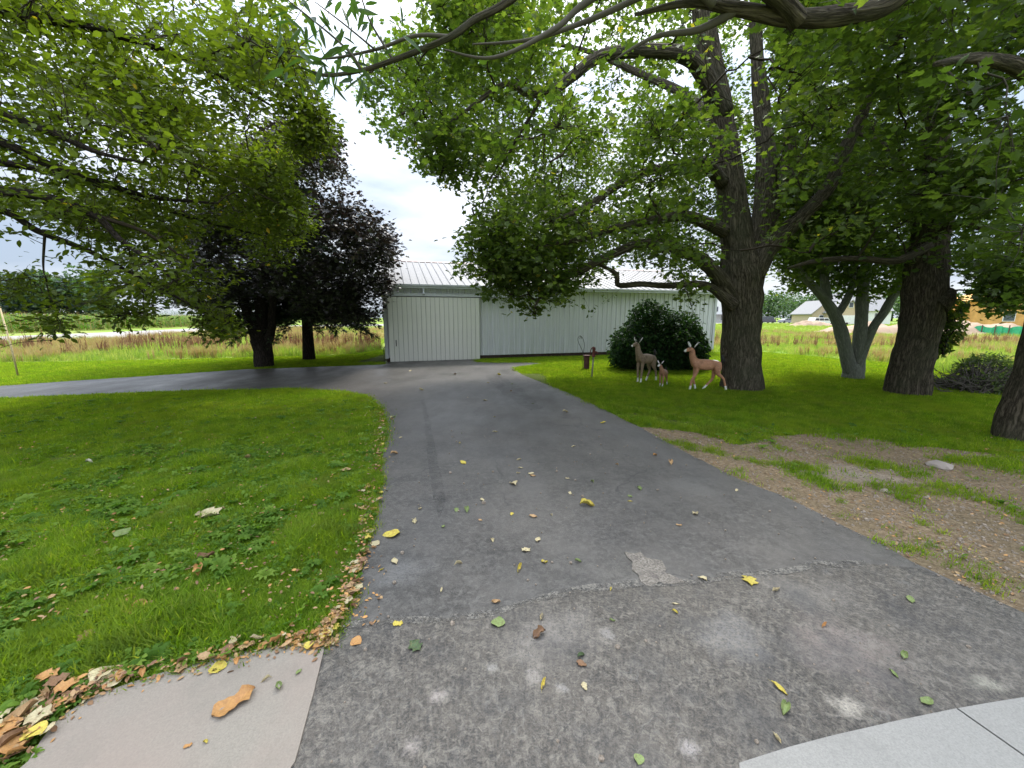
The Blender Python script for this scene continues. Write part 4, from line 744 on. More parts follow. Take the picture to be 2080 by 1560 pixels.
M['deer_tan'] = deermat('salmon_tan_paint', (.52, .255, .15), (.6, .4, .3), .12, hx=.465); M['deer_brown'] = deermat('grey_brown_paint', (.30, .215, .145), (.4, .3, .2), .12, hx=.475); M['deer_fawn'] = deermat('fawn_paint', (.40, .20, .125), (.5, .4, .3), .15, hx=.40)
fN = [((.225, .24), .235), ((.215, .24), .20)]
deer('salmon-tan doe statue facing left beside the big maple trunk', G(1431, 793), math.pi-.14, 1.05, [((.31, .22), .33), ((.24, .23), .18)], [((-.23, .39), (-.36, .28), -.43), ((-.19, .39), (-.17, .25), -.0)], M['deer_tan'], yaw=.75, head=(0, .03, 0))
deer('grey-brown buck statue with dark antlers in front of the dark bush', G(1310, 776), math.pi+.62, 1.08, [((.235, .23), .25), ((.22, .23), .20)], [((-.22, .38), (-.32, .26), -.36), ((-.2, .38), (-.26, .26), -.14)], M['deer_brown'], antlers=True, head=(-.02, -.05, 0.02))
deer('little white-eared fawn statue standing between the doe and the buck', G(1346, 785), math.pi+.95, .62, [((.25, .23), .28), ((.2, .23), .17)], [((-.22, .38), (-.34, .26), -.38), ((-.2, .38), (-.28, .26), -.24)], M['deer_fawn'], head=(-.02, -.07, -.02), young=True)

# ------------------------------------------------------------------ yard things
M['rust'] = plain('rusty_red_iron', (.16, .045, .04), .7, .3, .3, 9, .3); M['postw'] = plain('weathered_post', (.26, .25, .21), .85, .1, .2, 8)
pb = G(1202, 767); pump = empty('hand_pump', pb, 'rusty red hand pump on a thin weathered pipe in the lawn', 'pump')
def loc(v): return pb+Vector(v)
mb = MB(); mb.tube([loc((0, 0, -.02)), loc((.03, 0, .62))], .022, 12); mb.build('pipe', M['postw'], pump, True)
mb = MB(); mb.tube([loc((.03, 0, .60)), loc((.03, 0, .63)), loc((.035, 0, .64)), loc((.035, 0, .80)), loc((.035, 0, .81)), loc((.035, 0, .87))], [.06, .06, .042, .042, .052, .035], 16); mb.build('pump_body', M['rust'], pump, True)
mb = MB(); mb.tube(catmull([loc((.06, 0, .74)), loc((.12, 0, .73)), loc((.14, 0, .69))], 4), .022, 10); mb.build('spout', M['rust'], pump, True)
mb = MB(); mb.tube(catmull([loc((.04, 0, .88)), loc((-.03, 0, .84)), loc((-.06, 0, .76)), loc((-.065, 0, .66))], 4), lerpr([.016, .014, .012, .012], 13, 4), 8); mb.build('handle', M['rust'], pump, True)
q = G(1191, 751); mb = MB(); mb.tube([q, q+Vector((0, 0, .02)), q+Vector((0, 0, .44)), q+Vector((0, 0, .45)), q+Vector((0, 0, .48)), q+Vector((0, 0, .483))], [.105, .095, .09, .115, .115, .05], 24)
tag(mb.build('clay_pedestal', plain('dark_clay', (.10, .04, .035), .7), smooth=False), 'short dark reddish pedestal standing in the grass left of the hand pump', 'pedestal')
q = G(1183, 752); hk = empty('plant_hook', q, 'thin black double shepherd hook behind the reddish pedestal', 'plant hook')
mb = MB(); mb.tube(catmull([q, q+Vector((0, 0, .55)), q+Vector((-.15, 0, .9)), q+Vector((-.17, 0, 1.05)), q+Vector((-.10, 0, 1.12)), q+Vector((-.05, 0, 1.02))], 6), .008, 6); mb.build('hook', M['darkmetal'], hk, True)
mb = MB(); mb.tube(catmull([q+Vector((.0, 0, .5)), q+Vector((.04, 0, .8)), q+Vector((.0, 0, 1.0)), q+Vector((-.08, 0, 1.1)), q+Vector((-.12, 0, 1.02))], 6), .008, 6); mb.build('hook', M['darkmetal'], hk, True)
q = P(1418, 716, 13.6); q.z = 0; mb = MB(); mb.box((q.x-.5, q.y-.2, .02), (q.x+.32, q.y+.25, .06)); mb.prism([(q.x-.45, .06), (q.x+.24, .06), (q.x+.30, .36), (q.x-.50, .36)], q.y-.2, q.y+.2); mb.prism([(q.x-.52, .36), (q.x+.32, .36), (q.x+.32, .40), (q.x-.52, .40)], q.y-.23, q.y+.23)
tag(mb.build('planter_trough', plain('brown_trough', (.10, .065, .05), .8)), 'brown planter trough between the dark bush and the maple', 'planter')
bm = bmesh.new(); bmesh.ops.create_uvsphere(bm, u_segments=16, v_segments=10, radius=.2); bmesh.ops.scale(bm, vec=(1, .9, .55), verts=bm.verts); 
for v in bm.verts: v.co += v.co.normalized()*.03*mnoise.noise(v.co*9)
me = bpy.data.meshes.new('stone'); bm.to_mesh(me); bm.free(); o = link('white_stone', me, M['white_p'], None, smooth=True); o.location = (q.x+.55, q.y-.1, .15); tag(o, 'pale rounded stone beside the brown planter trough', 'stone')
# leaning stake on the left
a, b = G(37, 765), P(8, 648, G(37, 765).y); mb = MB(); mb.tube([a, a.lerp(b, .5)+Vector((.01, 0, 0)), b+Vector((-.05, 0, .35))], [.022, .02, .018], 8)
tag(mb.build('stake', plain('faded_orange_stake', (.55, .44, .25), .7), smooth=True), 'thin pale leaning stake in the lawn at the far left', 'stake')
rk = random.Random(5)
def rock(px, py, r, name, label, col):
    bm = bmesh.new(); bmesh.ops.create_icosphere(bm, subdivisions=2, radius=r)
    for v in bm.verts: v.co *= 1+.35*mnoise.noise(v.co*(2.2/r)+Vector((px, 0, 0))); v.co.z *= .5
    me = bpy.data.meshes.new(name); bm.to_mesh(me); bm.free(); o = link(name, me, plain(name+'_stone', col, .8)); o.location = G(px, py)+Vector((0, 0, r*.2)); tag(o, label, 'rock')
rock(1908, 950, .11, 'rock', 'flat pale rock on the bare dirt right of the drive', (.27, .23, .2))
rock(387, 957, .06, 'rock', 'dark stone half hidden in the left lawn', (.07, .07, .075))
rock(1800, 1000, .05, 'rock', 'small brownish stone on the bare dirt', (.3, .25, .2))

# ------------------------------------------------------------------ far right: houses, cars, mounds
M['glass'] = plain('window_glass', (.06, .07, .09), .15, .6); M['wwhite'] = plain('white_siding', (.72, .72, .72), .7); M['tan'] = plain('tan_siding', (.50, .40, .28), .8); M['rgrey'] = plain('grey_shingle', (.28, .27, .27), .9); M['osb'] = plain('orange_sheathing', (.62, .34, .12), .8, .1, .25, .8)
M['rbrown'] = plain('brown_trim', (.12, .09, .07), .8)
def house(label, x, y, rz, w, d, h, rise, wall, roof, wins, gable=True, porch=False, door=None, group='houses across the open land'):
    r = empty('house', (x, y, 0), label, 'house', group, rz)
    mb = MB(); mb.box((-w/2, 0, 0), (w/2, d, h)); mb.build('wall', wall, r, world=False)
    mb = MB()
    if gable: mb.prism([(-w/2, h), (w/2, h), (0, h+rise)], .02, d-.02); mb.build('gable', wall, r, world=False); mb = MB(); mb.prism([(-w/2-.4, h-.2), (0, h+rise+.05), (w/2+.4, h-.2), (w/2+.4, h), (0, h+rise+.3), (-w/2-.4, h)], -.4, d+.4)
    else:
        mb.add([(-w/2-.3, -.4, h), (w/2+.3, -.4, h), (w/2+.3, d+.4, h), (-w/2-.3, d+.4, h), (-w/2-.3, d/2, h+rise), (w/2+.3, d/2, h+rise)], [(0,1,5,4), (2,3,4,5), (0,4,3), (1,2,5), (0,3,2,1)])
    mb.build('roof', roof, r, world=False)
    for (wx, wz, ww, wh) in wins:
        f = MB(); f.box((wx-ww/2-.1, -.06, wz-.1), (wx+ww/2+.1, -.003, wz+wh+.1)); fo = f.build('window', M['wwhite'] if wall != M['wwhite'] else M['rgrey'], r, world=False)
        g = MB(); g.box((wx-ww/2, -.08, wz), (wx+ww/2, -.062, wz+wh)); g.build('pane', M['glass'], fo, world=False)
    if door: f = MB(); f.box((door[0]-door[1]/2, -.08, 0), (door[0]+door[1]/2, -.003, door[2])); f.build('garage_door', M['wwhite'], r, world=False)
    if porch:
        f = MB(); f.box((-w/2, -2, 2.5), (w/2, -.01, 2.75)); f.build('porch_roof', M['rgrey'], r, world=False)
        for k in range(4): f = MB(); px = -w/2+.2+k*(w-.4)/3; f.box((px-.1, -1.95, 0), (px+.1, -1.75, 2.5)); f.build('porch_post', M['wwhite'], r, world=False)
    return r
p = P(1452, 655, 130); house('white two-storey house with a porch seen between the shed and the big maple', p.x, 130, -.1, 9, 8, 6, 2.5, M['wwhite'], M['rgrey'], [(-2.5,3.7,1.2,1.4),(0,3.7,1.2,1.4),(2.5,3.7,1.2,1.4),(-2.5,.9,1.2,1.4),(2.5,.9,1.2,1.4)], porch=True)
p = P(1724, 655, 92); house('tan gabled house with a garage door behind the three-stemmed tree', p.x, 92, -.15, 5.4, 10, 2.9, 2.6, M['tan'], M['rgrey'], [(0,4.0,.8,1.1)], door=(0,4,2.2))
p = P(1676, 655, 97); house('low tan house wing with a brown-edged roof left of the garage', p.x, 97, -.15, 6.2, 9, 2.6, 3.0, M['tan'], M['rgrey'], [(-1,1,.9,1.2)])
p = P(1765, 655, 92); house('white new house wing right of the three-stemmed tree', p.x, 94, -.15, 12, 9, 3.2, 4.2, M['wwhite'], M['rgrey'], [(-3.5,1,1.6,1.6),(0,1,1.6,1.6),(3.5,1,1.6,1.6)], gable=False)
p = P(1960, 655, 66); house('unfinished house sheathed in bare orange boards beyond the dirt mounds', p.x+3, 66, -.2, 9, 9, 3.0, .6, M['osb'], M['osb'], [(2.2,1.2,1.2,1.4)])
p = P(2050, 655, 62); house('taller unfinished orange-boarded house wing at the far right', p.x+1, 62, -.2, 8, 9, 4.4, 1.0, M['osb'], M['osb'], [(-1,1.2,1.4,1.4)])
def mound(name, label, px, Y, w, h, d, seed):
    p = P(px, 655, Y); bm = bmesh.new(); bmesh.ops.create_grid(bm, x_segments=40, y_segments=16, size=1)
    for v in bm.verts:
        x, y = v.co.x, v.co.y; f = max(0, 1-x*x)**.7*max(0, 1-y*y)**.8; z = h*f*(.75+.5*mnoise.noise(Vector((x*3+seed, y*2, 0)))+.12*mnoise.noise(Vector((x*14, y*9, seed))))
        v.co = Vector((p.x+x*w/2, Y+y*d/2, max(z, 0)-.01))
    me = bpy.data.meshes.new(name); bm.to_mesh(me); bm.free(); tag(link(name, me, plain(name+'_soil', (.36, .26, .185), .95, .1, .2, 1.2, .3), None, smooth=True), label, 'dirt mound', 'dirt mounds in front of the new houses')
mound('dirt_mound', 'long heap of bare pinkish dirt seen left of the leaning maple', 1790, 42, 13, 1.35, 5, 1); mound('dirt_mound', 'long heap of bare pinkish dirt right of the leaning maple', 1960, 40, 13, 1.5, 5, 7); mound('dirt_mound', 'low grassy soil hump near the parked silver car', 1648, 80, 9, 1.2, 4, 12)
# green site fence
p0, p1 = P(1965, 665, 39), P(2200, 690, 33); fr = empty('silt_fence', (p0.x, p0.y, 0), 'bright green plastic site fence below the unfinished houses', 'fence'); mb = MB(); k = 40
top = []
for i in range(k+1):
    q = p0.lerp(p1, i/k); top.append((q.x, q.y+.12*math.sin(i*1.9), .02)); top.append((q.x, q.y+.12*math.sin(i*1.9), .85-.08*math.sin(i*.9)))
mb.add(top, [(2*i, 2*i+2, 2*i+3, 2*i+1) for i in range(k)]); mb.build('fence_sheet', plain('green_plastic', (.06, .42, .22), .6), fr)
for i in range(0, k+1, 5): q = p0.lerp(p1, i/k); mb = MB(); mb.box((q.x-.03, q.y-.2, 0), (q.x+.03, q.y-.14, 1.0)); mb.build('fence_post', M['rbrown'], fr)
def car(name, label, cat, px, Y, rz, prof, glass, col, L_=4.6, W_=1.8):
    p = P(px, 655, Y); r = empty(name, (p.x, Y, 0), label, cat, 'vehicles parked by the houses', rz); pm_ = plain(name+'_paint', col, .3, .6, .05)
    mb = MB(); mb.prism([(x*L_, z) for x, z in prof], -W_/2, W_/2); o = mb.build('body', pm_, r, world=False); bv = o.modifiers.new('bevel', 'BEVEL'); bv.width = .06; bv.segments = 2
    for sy in (-W_/2-.012, W_/2+.002):
        for i, gl in enumerate(glass): mb = MB(); mb.prism([(x*L_, z) for x, z in gl], sy, sy+.01); mb.build('window', M['glass'], r, world=False)
    for x in (-.31, .31):
        for sy in (-W_/2-.02, W_/2-.2): mb = MB(); mb.tube([(x*L_, sy, .33), (x*L_, sy+.22, .33)], .33, 16); mb.build('wheel', M['black_p'], r, world=False)
    return r
SED = [(-.5, .25), (.5, .25), (.5, .62), (.46, .80), (.24, .92), (.10, 1.38), (-.18, 1.42), (-.36, 1.0), (-.49, .95)]
SEDG = [[(.20, .93), (.09, 1.30), (-.03, 1.33), (-.03, .93)], [(-.05, .93), (-.05, 1.33), (-.16, 1.33), (-.31, .97)]]
SUV = [(-.5, .3), (.5, .3), (.5, .75), (.46, .98), (.26, 1.08), (.14, 1.62), (-.42, 1.68), (-.49, 1.1)]
SUVG = [[(.22, 1.08), (.12, 1.52), (-.02, 1.55), (-.02, 1.08)], [(-.04, 1.08), (-.04, 1.55), (-.24, 1.56), (-.24, 1.08)], [(-.26, 1.08), (-.26, 1.56), (-.40, 1.56), (-.45, 1.1)]]
VAN = [(-.5, .3), (.5, .3), (.5, .85), (.42, 1.15), (.30, 1.95), (-.48, 2.0), (-.5, 1.1)]
VANG = [[(.37, 1.2), (.29, 1.75), (.16, 1.75), (.16, 1.2)], [(.13, 1.2), (.13, 1.75), (-.14, 1.75), (-.14, 1.2)], [(-.17, 1.2), (-.17, 1.75), (-.44, 1.75), (-.44, 1.2)]]
car('parked_van', 'dark van parked beyond the meadow just right of the big maple trunk', 'van', 1554, 118, .1, VAN, VANG, (.06, .055, .085), 5.4, 2.0)
car('parked_car', 'grey low sedan parked right of the dark van', 'car', 1598, 122, .05, SED, SEDG, (.22, .23, .25))
car('parked_car', 'white car parked in front of the tan gabled house', 'car', 1668, 84, .05, SUV, SUVG, (.75, .76, .78), 4.8)
car('parked_car', 'silver car half hidden beside the tan house wing', 'car', 1700, 86, .1, SED, SEDG, (.55, .55, .56))
sheet('far_drive', [P(1380, 657, 130).to_2d().to_3d(), Vector((130, 125, 0)), Vector((130, 112, 0)), Vector((50, 113, 0))], .03, M['gravel_road'])

# ------------------------------------------------------------------ scattered growth (grass, weeds, meadow)
STORE = bpy.data.collections.new('growth_store')
def blade(mb, x, y, h, wd, lean, az, bend=.4, mi=0, seg=2):
    dx, dy = math.cos(az), math.sin(az); sx, sy = -dy*wd/2, dx*wd/2; vs = []
    for i in range(seg+1):
        t = i/seg; o_ = lean*h*(t**(1+bend)); z = h*t*(1-.25*lean*t); k = (1-t)**.6 if i < seg else 0
        if i < seg: vs += [(x+dx*o_-sx*k, y+dy*o_-sy*k, z), (x+dx*o_+sx*k, y+dy*o_+sy*k, z)]
        else: vs.append((x+dx*o_, y+dy*o_, z))
    fs = [(2*i, 2*i+1, 2*i+3, 2*i+2) for i in range(seg-1)]+[(2*seg-2, 2*seg-1, 2*seg)]; mb.add(vs, fs, mi)
def rawmesh(mb, name, ms):
    me = bpy.data.meshes.new(name); me.from_pydata(mb.v, [], mb.f); me.polygons.foreach_set('material_index', mb.m)
    for m in ms: me.materials.append(m)
    return me
def coll(name, meshes):
    c = bpy.data.collections.new(name)
    for i, me in enumerate(meshes): c.objects.link(bpy.data.objects.new('%s_%02d' % (name, i), me))
    return c
def scatter(name, pts, rots, scl, c, nvar, label=None, cat=None):
    n = len(pts); me = bpy.data.meshes.new(name); me.vertices.add(n); me.vertices.foreach_set('co', np.asarray(pts, np.float32).ravel()); me.update()
    a = me.attributes.new('rot', 'FLOAT_VECTOR', 'POINT'); a.data.foreach_set('vector', np.asarray(rots, np.float32).ravel())
    a = me.attributes.new('scl', 'FLOAT', 'POINT'); a.data.foreach_set('value', np.asarray(scl, np.float32))
    a = me.attributes.new('idx', 'INT', 'POINT'); a.data.foreach_set('value', RNG.integers(0, nvar, n).astype(np.int32))
    o = bpy.data.objects.new(name, me); COL.objects.link(o)
    g = bpy.data.node_groups.new(name, 'GeometryNodeTree'); g.interface.new_socket('Geometry', in_out='INPUT', socket_type='NodeSocketGeometry'); g.interface.new_socket('Geometry', in_out='OUTPUT', socket_type='NodeSocketGeometry')
    gi = g.nodes.new('NodeGroupInput'); go = g.nodes.new('NodeGroupOutput'); ip = g.nodes.new('GeometryNodeInstanceOnPoints'); ci = g.nodes.new('GeometryNodeCollectionInfo')
    ci.inputs['Collection'].default_value = c; ci.inputs['Separate Children'].default_value = True; ci.inputs['Reset Children'].default_value = True
    def at(nm, ty):
        q = g.nodes.new('GeometryNodeInputNamedAttribute'); q.data_type = ty; q.inputs['Name'].default_value = nm; return q.outputs['Attribute']
    g.links.new(gi.outputs[0], ip.inputs['Points']); g.links.new(ci.outputs[0], ip.inputs['Instance']); ip.inputs['Pick Instance'].default_value = True
    g.links.new(at('idx', 'INT'), ip.inputs['Instance Index']); g.links.new(at('rot', 'FLOAT_VECTOR'), ip.inputs['Rotation'])
    g.links.new(at('scl', 'FLOAT'), ip.inputs['Scale']); g.links.new(ip.outputs[0], go.inputs[0])
    md = o.modifiers.new('scatter', 'NODES'); md.node_group = g; tag(o, label, cat, None, 'stuff'); return o
rg = random.Random(4)
def tuft(n, r, h, wd, lean=.7):
    mb = MB()
    for _ in range(n): blade(mb, rg.gauss(0, r), rg.gauss(0, r), h*rg.uniform(.5, 1.15), wd*rg.uniform(.7, 1.3), rg.uniform(.1, lean), rg.uniform(0, 6.28))
    return mb
lawn_c = coll('lawn_tuft', [rawmesh(tuft(24, .036, .06, .0055, 1.2), 'tuft', [M['blade']]) for _ in range(5)])
far_c = coll('far_tuft', [rawmesh(tuft(26, .09, .06, .009, .8), 'tuft', [M['blade']]) for _ in range(4)])
def weed(kind):
    mb = MB()
    if kind == 0:       # dandelion rosette
        for k in range(9):
            a = k*.7+rg.uniform(-.2, .2); ln = rg.uniform(.07, .12); dx, dy = math.cos(a), math.sin(a); vs = []; K = 6
            for i in range(K+1):
                t = i/K; wd = .014*math.sin(math.pi*min(1, t*.9+.08))*(1.5 if i % 2 else .8)+.002; c_ = (dx*ln*t, dy*ln*t, .012+.05*math.sin(t*2.4)); vs += [(c_[0]-dy*wd, c_[1]+dx*wd, c_[2]+.004), (c_[0]+dy*wd, c_[1]-dx*wd, c_[2]+.004)]
            mb.add(vs, [(2*i, 2*i+1, 2*i+3, 2*i+2) for i in range(K)])
    else:               # broad oval leaves / clover
        for k in range(6 if kind == 1 else 9):
            a = rg.uniform(0, 6.28); ln = rg.uniform(.03, .06) if kind == 1 else rg.uniform(.012, .02); d0 = rg.uniform(.0, .04); z0 = rg.uniform(.02, .05); dx, dy = math.cos(a), math.sin(a); vs = []
            for t, wq in ((0, .1), (.3, .8), (.65, 1), (.9, .6), (1, .05)):
                wd = ln*.36*wq; c_ = (dx*(d0+ln*t), dy*(d0+ln*t), z0+.02*math.sin(t*2.2)); vs += [(c_[0]-dy*wd, c_[1]+dx*wd, c_[2]), (c_[0]+dy*wd, c_[1]-dx*wd, c_[2])]
            mb.add(vs, [(2*i, 2*i+1, 2*i+3, 2*i+2) for i in range(4)])
    return mb
weed_c = coll('weed', [rawmesh(weed(k), 'weed', [M['weedleaf']]) for k in (0, 1, 1, 1, 1, 2, 2)])
POLY_D = [(p.x, p.y) for p in DRIVE]; POLY_L = [(p.x, p.y) for p in LAWN_FAR]; POLY_C = [(p.x, p.y) for p in [G(*q) for q in CONC]]+[(-1.9, .9), (-.9, .9)]
POLY_DIRT = [(p.x, p.y) for p in DIRT]
def fnoise(x, y, s=1., o=0.): return np.array([mnoise.noise(Vector((a*s+o, b*s, o))) for a, b in zip(x, y)])
def lawnpts(n, lo, hi, edge=.0):
    x = RNG.uniform(lo[0], hi[0], n); y = RNG.uniform(lo[1], hi[1], n); k = inpoly(x, y, POLY_L) & ~inpoly(x, y, POLY_D) & ~inpoly(x, y, POLY_C)
    k &= ~((x > -6) & (x < 12) & (y > 15.1+(x+5)*.305))       # under the shed
    x, y = x[k], y[k]; d = inpoly(x, y, POLY_DIRT); f = fnoise(x, y, 1.7, 3.)+.4*fnoise(x, y, 6, 1.); kk = ~d | (RNG.random(len(x)) < np.clip((f-.08)*2.2, .03, .75)); return x[kk], y[kk]
def inview(x, y, m=150):
    px, py, d = proj(np.stack([x, y, np.zeros_like(x)], 1)); return (px > -m) & (px < 2080+m) & (y > .7)
X, Y = [], []
for n, lo, hi in ((60000, (-5.5, .8), (-.3, 4.5)), (36000, (-11, 3.5), (-.5, 9)), (9000, (-2, 1), (4.5, 9)), (22000, (1.5, 3), (9, 9.5))):
    x, y = lawnpts(n, lo, hi); k = inview(x, y); X.append(x[k]); Y.append(y[k])
x = np.concatenate(X); y = np.concatenate(Y); n = len(x); f = fnoise(x, y, 2.3)
tilt = RNG.normal(0, .12, (n, 2)); scatter('lawn_grass', np.stack([x, y, np.full(n, .004)], 1), np.column_stack([tilt, RNG.uniform(0, 6.28, n)]), np.clip(.85+.9*f, .35, 1.6)*RNG.uniform(.5, 1.35, n), lawn_c, 5)
X, Y = [], []
for n, lo, hi in ((52000, (-26, 7.5), (-3, 21)), (14000, (-4, 12), (2.5, 17)), (60000, (1, 7.5), (18, 22)), (9000, (-11, 5), (-1, 9.5)), (9000, (4, 3), (12, 9))):
    x, y = lawnpts(n, lo, hi); k = inview(x, y); X.append(x[k]); Y.append(y[k])
x = np.concatenate(X); y = np.concatenate(Y); n = len(x)
scatter('mown_grass', np.stack([x, y, np.full(n, .004)], 1), np.column_stack([RNG.normal(0, .08, (n, 2)), RNG.uniform(0, 6.28, n)]), RNG.uniform(.6, 1.1, n), far_c, 4)
x1, y1 = lawnpts(16000, (-5, .8), (-.3, 5)); x2, y2 = lawnpts(1100, (1.5, 1.5), (7, 6)); x3, y3 = lawnpts(4000, (-9, 4), (-.5, 8)); x = np.concatenate([x1, x2, x3]); y = np.concatenate([y1, y2, y3]); f = fnoise(x, y, 1.1, 8.); k = ((f > .05) | (RNG.random(len(x)) < .3)) & inview(x, y); x, y = x[k], y[k]; n = len(x)
scatter('lawn_weeds', np.stack([x, y, np.full(n, .012)], 1), np.column_stack([RNG.normal(0, .2, (n, 2)), RNG.uniform(0, 6.28, n)]), np.minimum(RNG.gamma(4, .085, n)+.15, .85), weed_c, 7)
# meadow
def tallg(n, h, r): 
    mb = MB()
    for _ in range(n): blade(mb, rg.gauss(0, r), rg.gauss(0, r), h*rg.uniform(.5, 1.1), .022*rg.uniform(.6, 1.4), rg.uniform(.1, .5), rg.uniform(0, 6.28), seg=3)
    return mb
def seedg(h):
    mb = tallg(9, h*.75, .12)
    for _ in range(7):
        x0, y0 = rg.gauss(0, .12), rg.gauss(0, .12); hh = h*rg.uniform(.8, 1.1); blade(mb, x0, y0, hh, .012, .15, rg.uniform(0, 6.28), mi=1)
        for k in range(4): blade(mb, x0, y0, hh, .03, .12+.05*k, rg.uniform(0, 6.28), 1.5, mi=1)
    return mb
def dock(h):
    mb = MB()
    for _ in range(3):
        x0, y0 = rg.gauss(0, .10), rg.gauss(0, .1); hh = h*rg.uniform(.75, 1.1); lx, ly = rg.gauss(0, .08), rg.gauss(0, .08)
        for k in range(16):
            t = .35+.65*k/16; a = rg.uniform(0, 6.28); rr = .035*(1.15-t); c_ = Vector((x0+lx*t, y0+ly*t, hh*t)); s_ = Vector((math.cos(a)*rr*2.0, math.sin(a)*rr*2.0, .05))
            mb.add([c_-Vector((0, 0, .05)), c_+s_-Vector((0, 0, .04)), c_+s_*.6+Vector((0, 0, .05))], [(0, 1, 2)])
        mb.add([(x0-.006, y0, 0), (x0+.006, y0, 0), (x0+lx, y0+ly, hh)], [(0, 1, 2)])
    return mb
tall_c = coll('tall', [rawmesh(tallg(24, .55, .16), 'tall', [M['tall']]) for _ in range(4)])
seed_c = coll('seed', [rawmesh(seedg(.85), 'seed', [M['tall'], M['straw']]) for _ in range(4)])
dock_c = coll('dock', [rawmesh(dock(1.05), 'dock', [M['dock']]) for _ in range(5)])
def region(n, poly):
    xs = [p[0] for p in poly]; ys = [p[1] for p in poly]; x = RNG.uniform(min(xs), max(xs), n); y = RNG.uniform(min(ys), max(ys), n); k = inpoly(x, y, poly) & inview(x, y, 60); return x[k], y[k]
ML = [tuple(v[:2]) for v in [G(-300, 741), G(0, 737), G(350, 730), G(700, 721), G(770, 711), G(782, 690), G(782, 672), G(600, 668), G(430, 676), G(200, 695), G(0, 702), G(-300, 708)]]
MR = [tuple(v[:2]) for v in [G(1436, 715), G(1540, 714), G(1694, 728), G(1808, 737), G(1890, 749), G(1975, 769), G(2080, 799), G(2300, 830), G(2300, 700), G(1800, 683), G(1436, 670)]]
for nm, poly, nt_, ns, nd in (('meadow_grass', ML, 42000, 8000, 6500), ('meadow_grass', MR, 36000, 6000, 4500)):
    x, y = region(nt_, poly); n = len(x); f = fnoise(x, y, .25, 2)
    scatter(nm, np.stack([x, y, np.zeros(n)], 1), np.column_stack([RNG.normal(0, .1, (n, 2)), RNG.uniform(0, 6.28, n)]), np.clip(.9+f, .4, 1.5)*RNG.uniform(.6, 1.1, n)*(.72 if poly is ML else .6), tall_c, 4)
    x, y = region(ns, poly); f = fnoise(x, y, .22, 5); k = f > -.05; x, y = x[k], y[k]; n = len(x)
    scatter('seeding_grass', np.stack([x, y, np.zeros(n)], 1), np.column_stack([RNG.normal(0, .1, (n, 2)), RNG.uniform(0, 6.28, n)]), RNG.uniform(.6, 1.1, n)*(.72 if poly is ML else .6), seed_c, 4)
    x, y = region(nd, poly); f = fnoise(x, y, .3, 11); dl = y-(14.75+(x+19.3)*.27) if poly is ML else y-19.5
    k = (f > -.12) & (dl > 2.0) & (dl < (9 if poly is ML else 8)); x, y = x[k], y[k]; n = len(x)
    scatter('dock_stalks', np.stack([x, y, np.zeros(n)], 1), np.column_stack([RNG.normal(0, .06, (n, 2)), RNG.uniform(0, 6.28, n)]), RNG.uniform(.6, 1.1, n)*(.95 if poly is ML else .75), dock_c, 5)
# far meadow on the right, shorter
x, y = region(22000, [(8, 30), (75, 30), (140, 110), (20, 110)]); n = len(x); f = fnoise(x, y, .08, 2)
scatter('pasture_grass', np.stack([x, y, np.zeros(n)], 1), np.column_stack([RNG.normal(0, .1, (n, 2)), RNG.uniform(0, 6.28, n)]), np.clip(.6+f*.7, .25, 1.2), tall_c, 4)
# corn
def corn():
    mb = MB(); hh = 2.1*rg.uniform(.9, 1.1)
    for k in range(9):
        a = rg.uniform(0, 6.28); z0 = hh*(k+1)/11; mb2 = MB(); blade(mb2, 0, 0, .6, .09, 1.4, a, .6, seg=3); mb.add([(v[0], v[1], v[2]+z0) for v in mb2.v], mb2.f)
    for k in range(3): blade(mb, 0, 0, hh+.25, .05, .06, rg.uniform(0, 6.28), mi=1)
    return mb
M['cornleaf'] = leafmat('corn_leaf', [(0., (.06, .14, .02)), (1., (.11, .21, .035))], .4, .6, 'rand')
corn_c = coll('corn', [rawmesh(corn(), 'corn', [M['cornleaf'], M['straw']]) for _ in range(4)])
CP = [tuple(v[:2]) for v in [G(-400, 689), G(0, 679), G(200, 671.5), G(430, 662.5), G(520, 659)]]+[(-65, 120), (-130, 95)]
x, y = region(14000, CP); n = len(x)
scatter('corn_field', np.stack([x, y, np.zeros(n)], 1), np.column_stack([np.zeros((n, 2)), RNG.uniform(0, 6.28, n)]), RNG.uniform(.85, 1.1, n), corn_c, 4)

# ------------------------------------------------------------------ fallen leaves
FL = {}
cols = dict(yellow=(.52, .42, .07), pale=(.50, .43, .25), tan=(.42, .27, .13), orange=(.46, .24, .08), brown=(.22, .12, .06), lime=(.19, .25, .085), green=(.07, .11, .045), white=(.62, .58, .46), dark=(.05, .03, .02))
def fmat(nm):
    c = cols[nm]; t = MT('fallen_leaf_'+nm, .6, .3); f = t.noise(14, 4); c1 = t.mixc(t.ramp(f, [(.35, 0.), (.7, 1.)]), tuple(q*.78 for q in c), tuple(min(.9, q*1.12) for q in c))
    c1 = t.mixc(t.ramp(t.noise(5, 5, .7), [(.52, 0.), (.66, .75)]), c1, tuple(q*w_+.01 for q, w_ in zip(c, (.55, .38, .4)))); c1 = t.mixc(t.ramp(t.math('ABSOLUTE', t.math('SUBTRACT', t.noise(3, 2), .5)), [(.0, .35), (.03, 0.)]), c1, (.2, .12, .05))
    t.color(t.mixc(t.math('MULTIPLY', t.rand(), .45), c1, tuple(q*.55 for q in c))); return t.m
fm = {k: fmat(k) for k in cols}
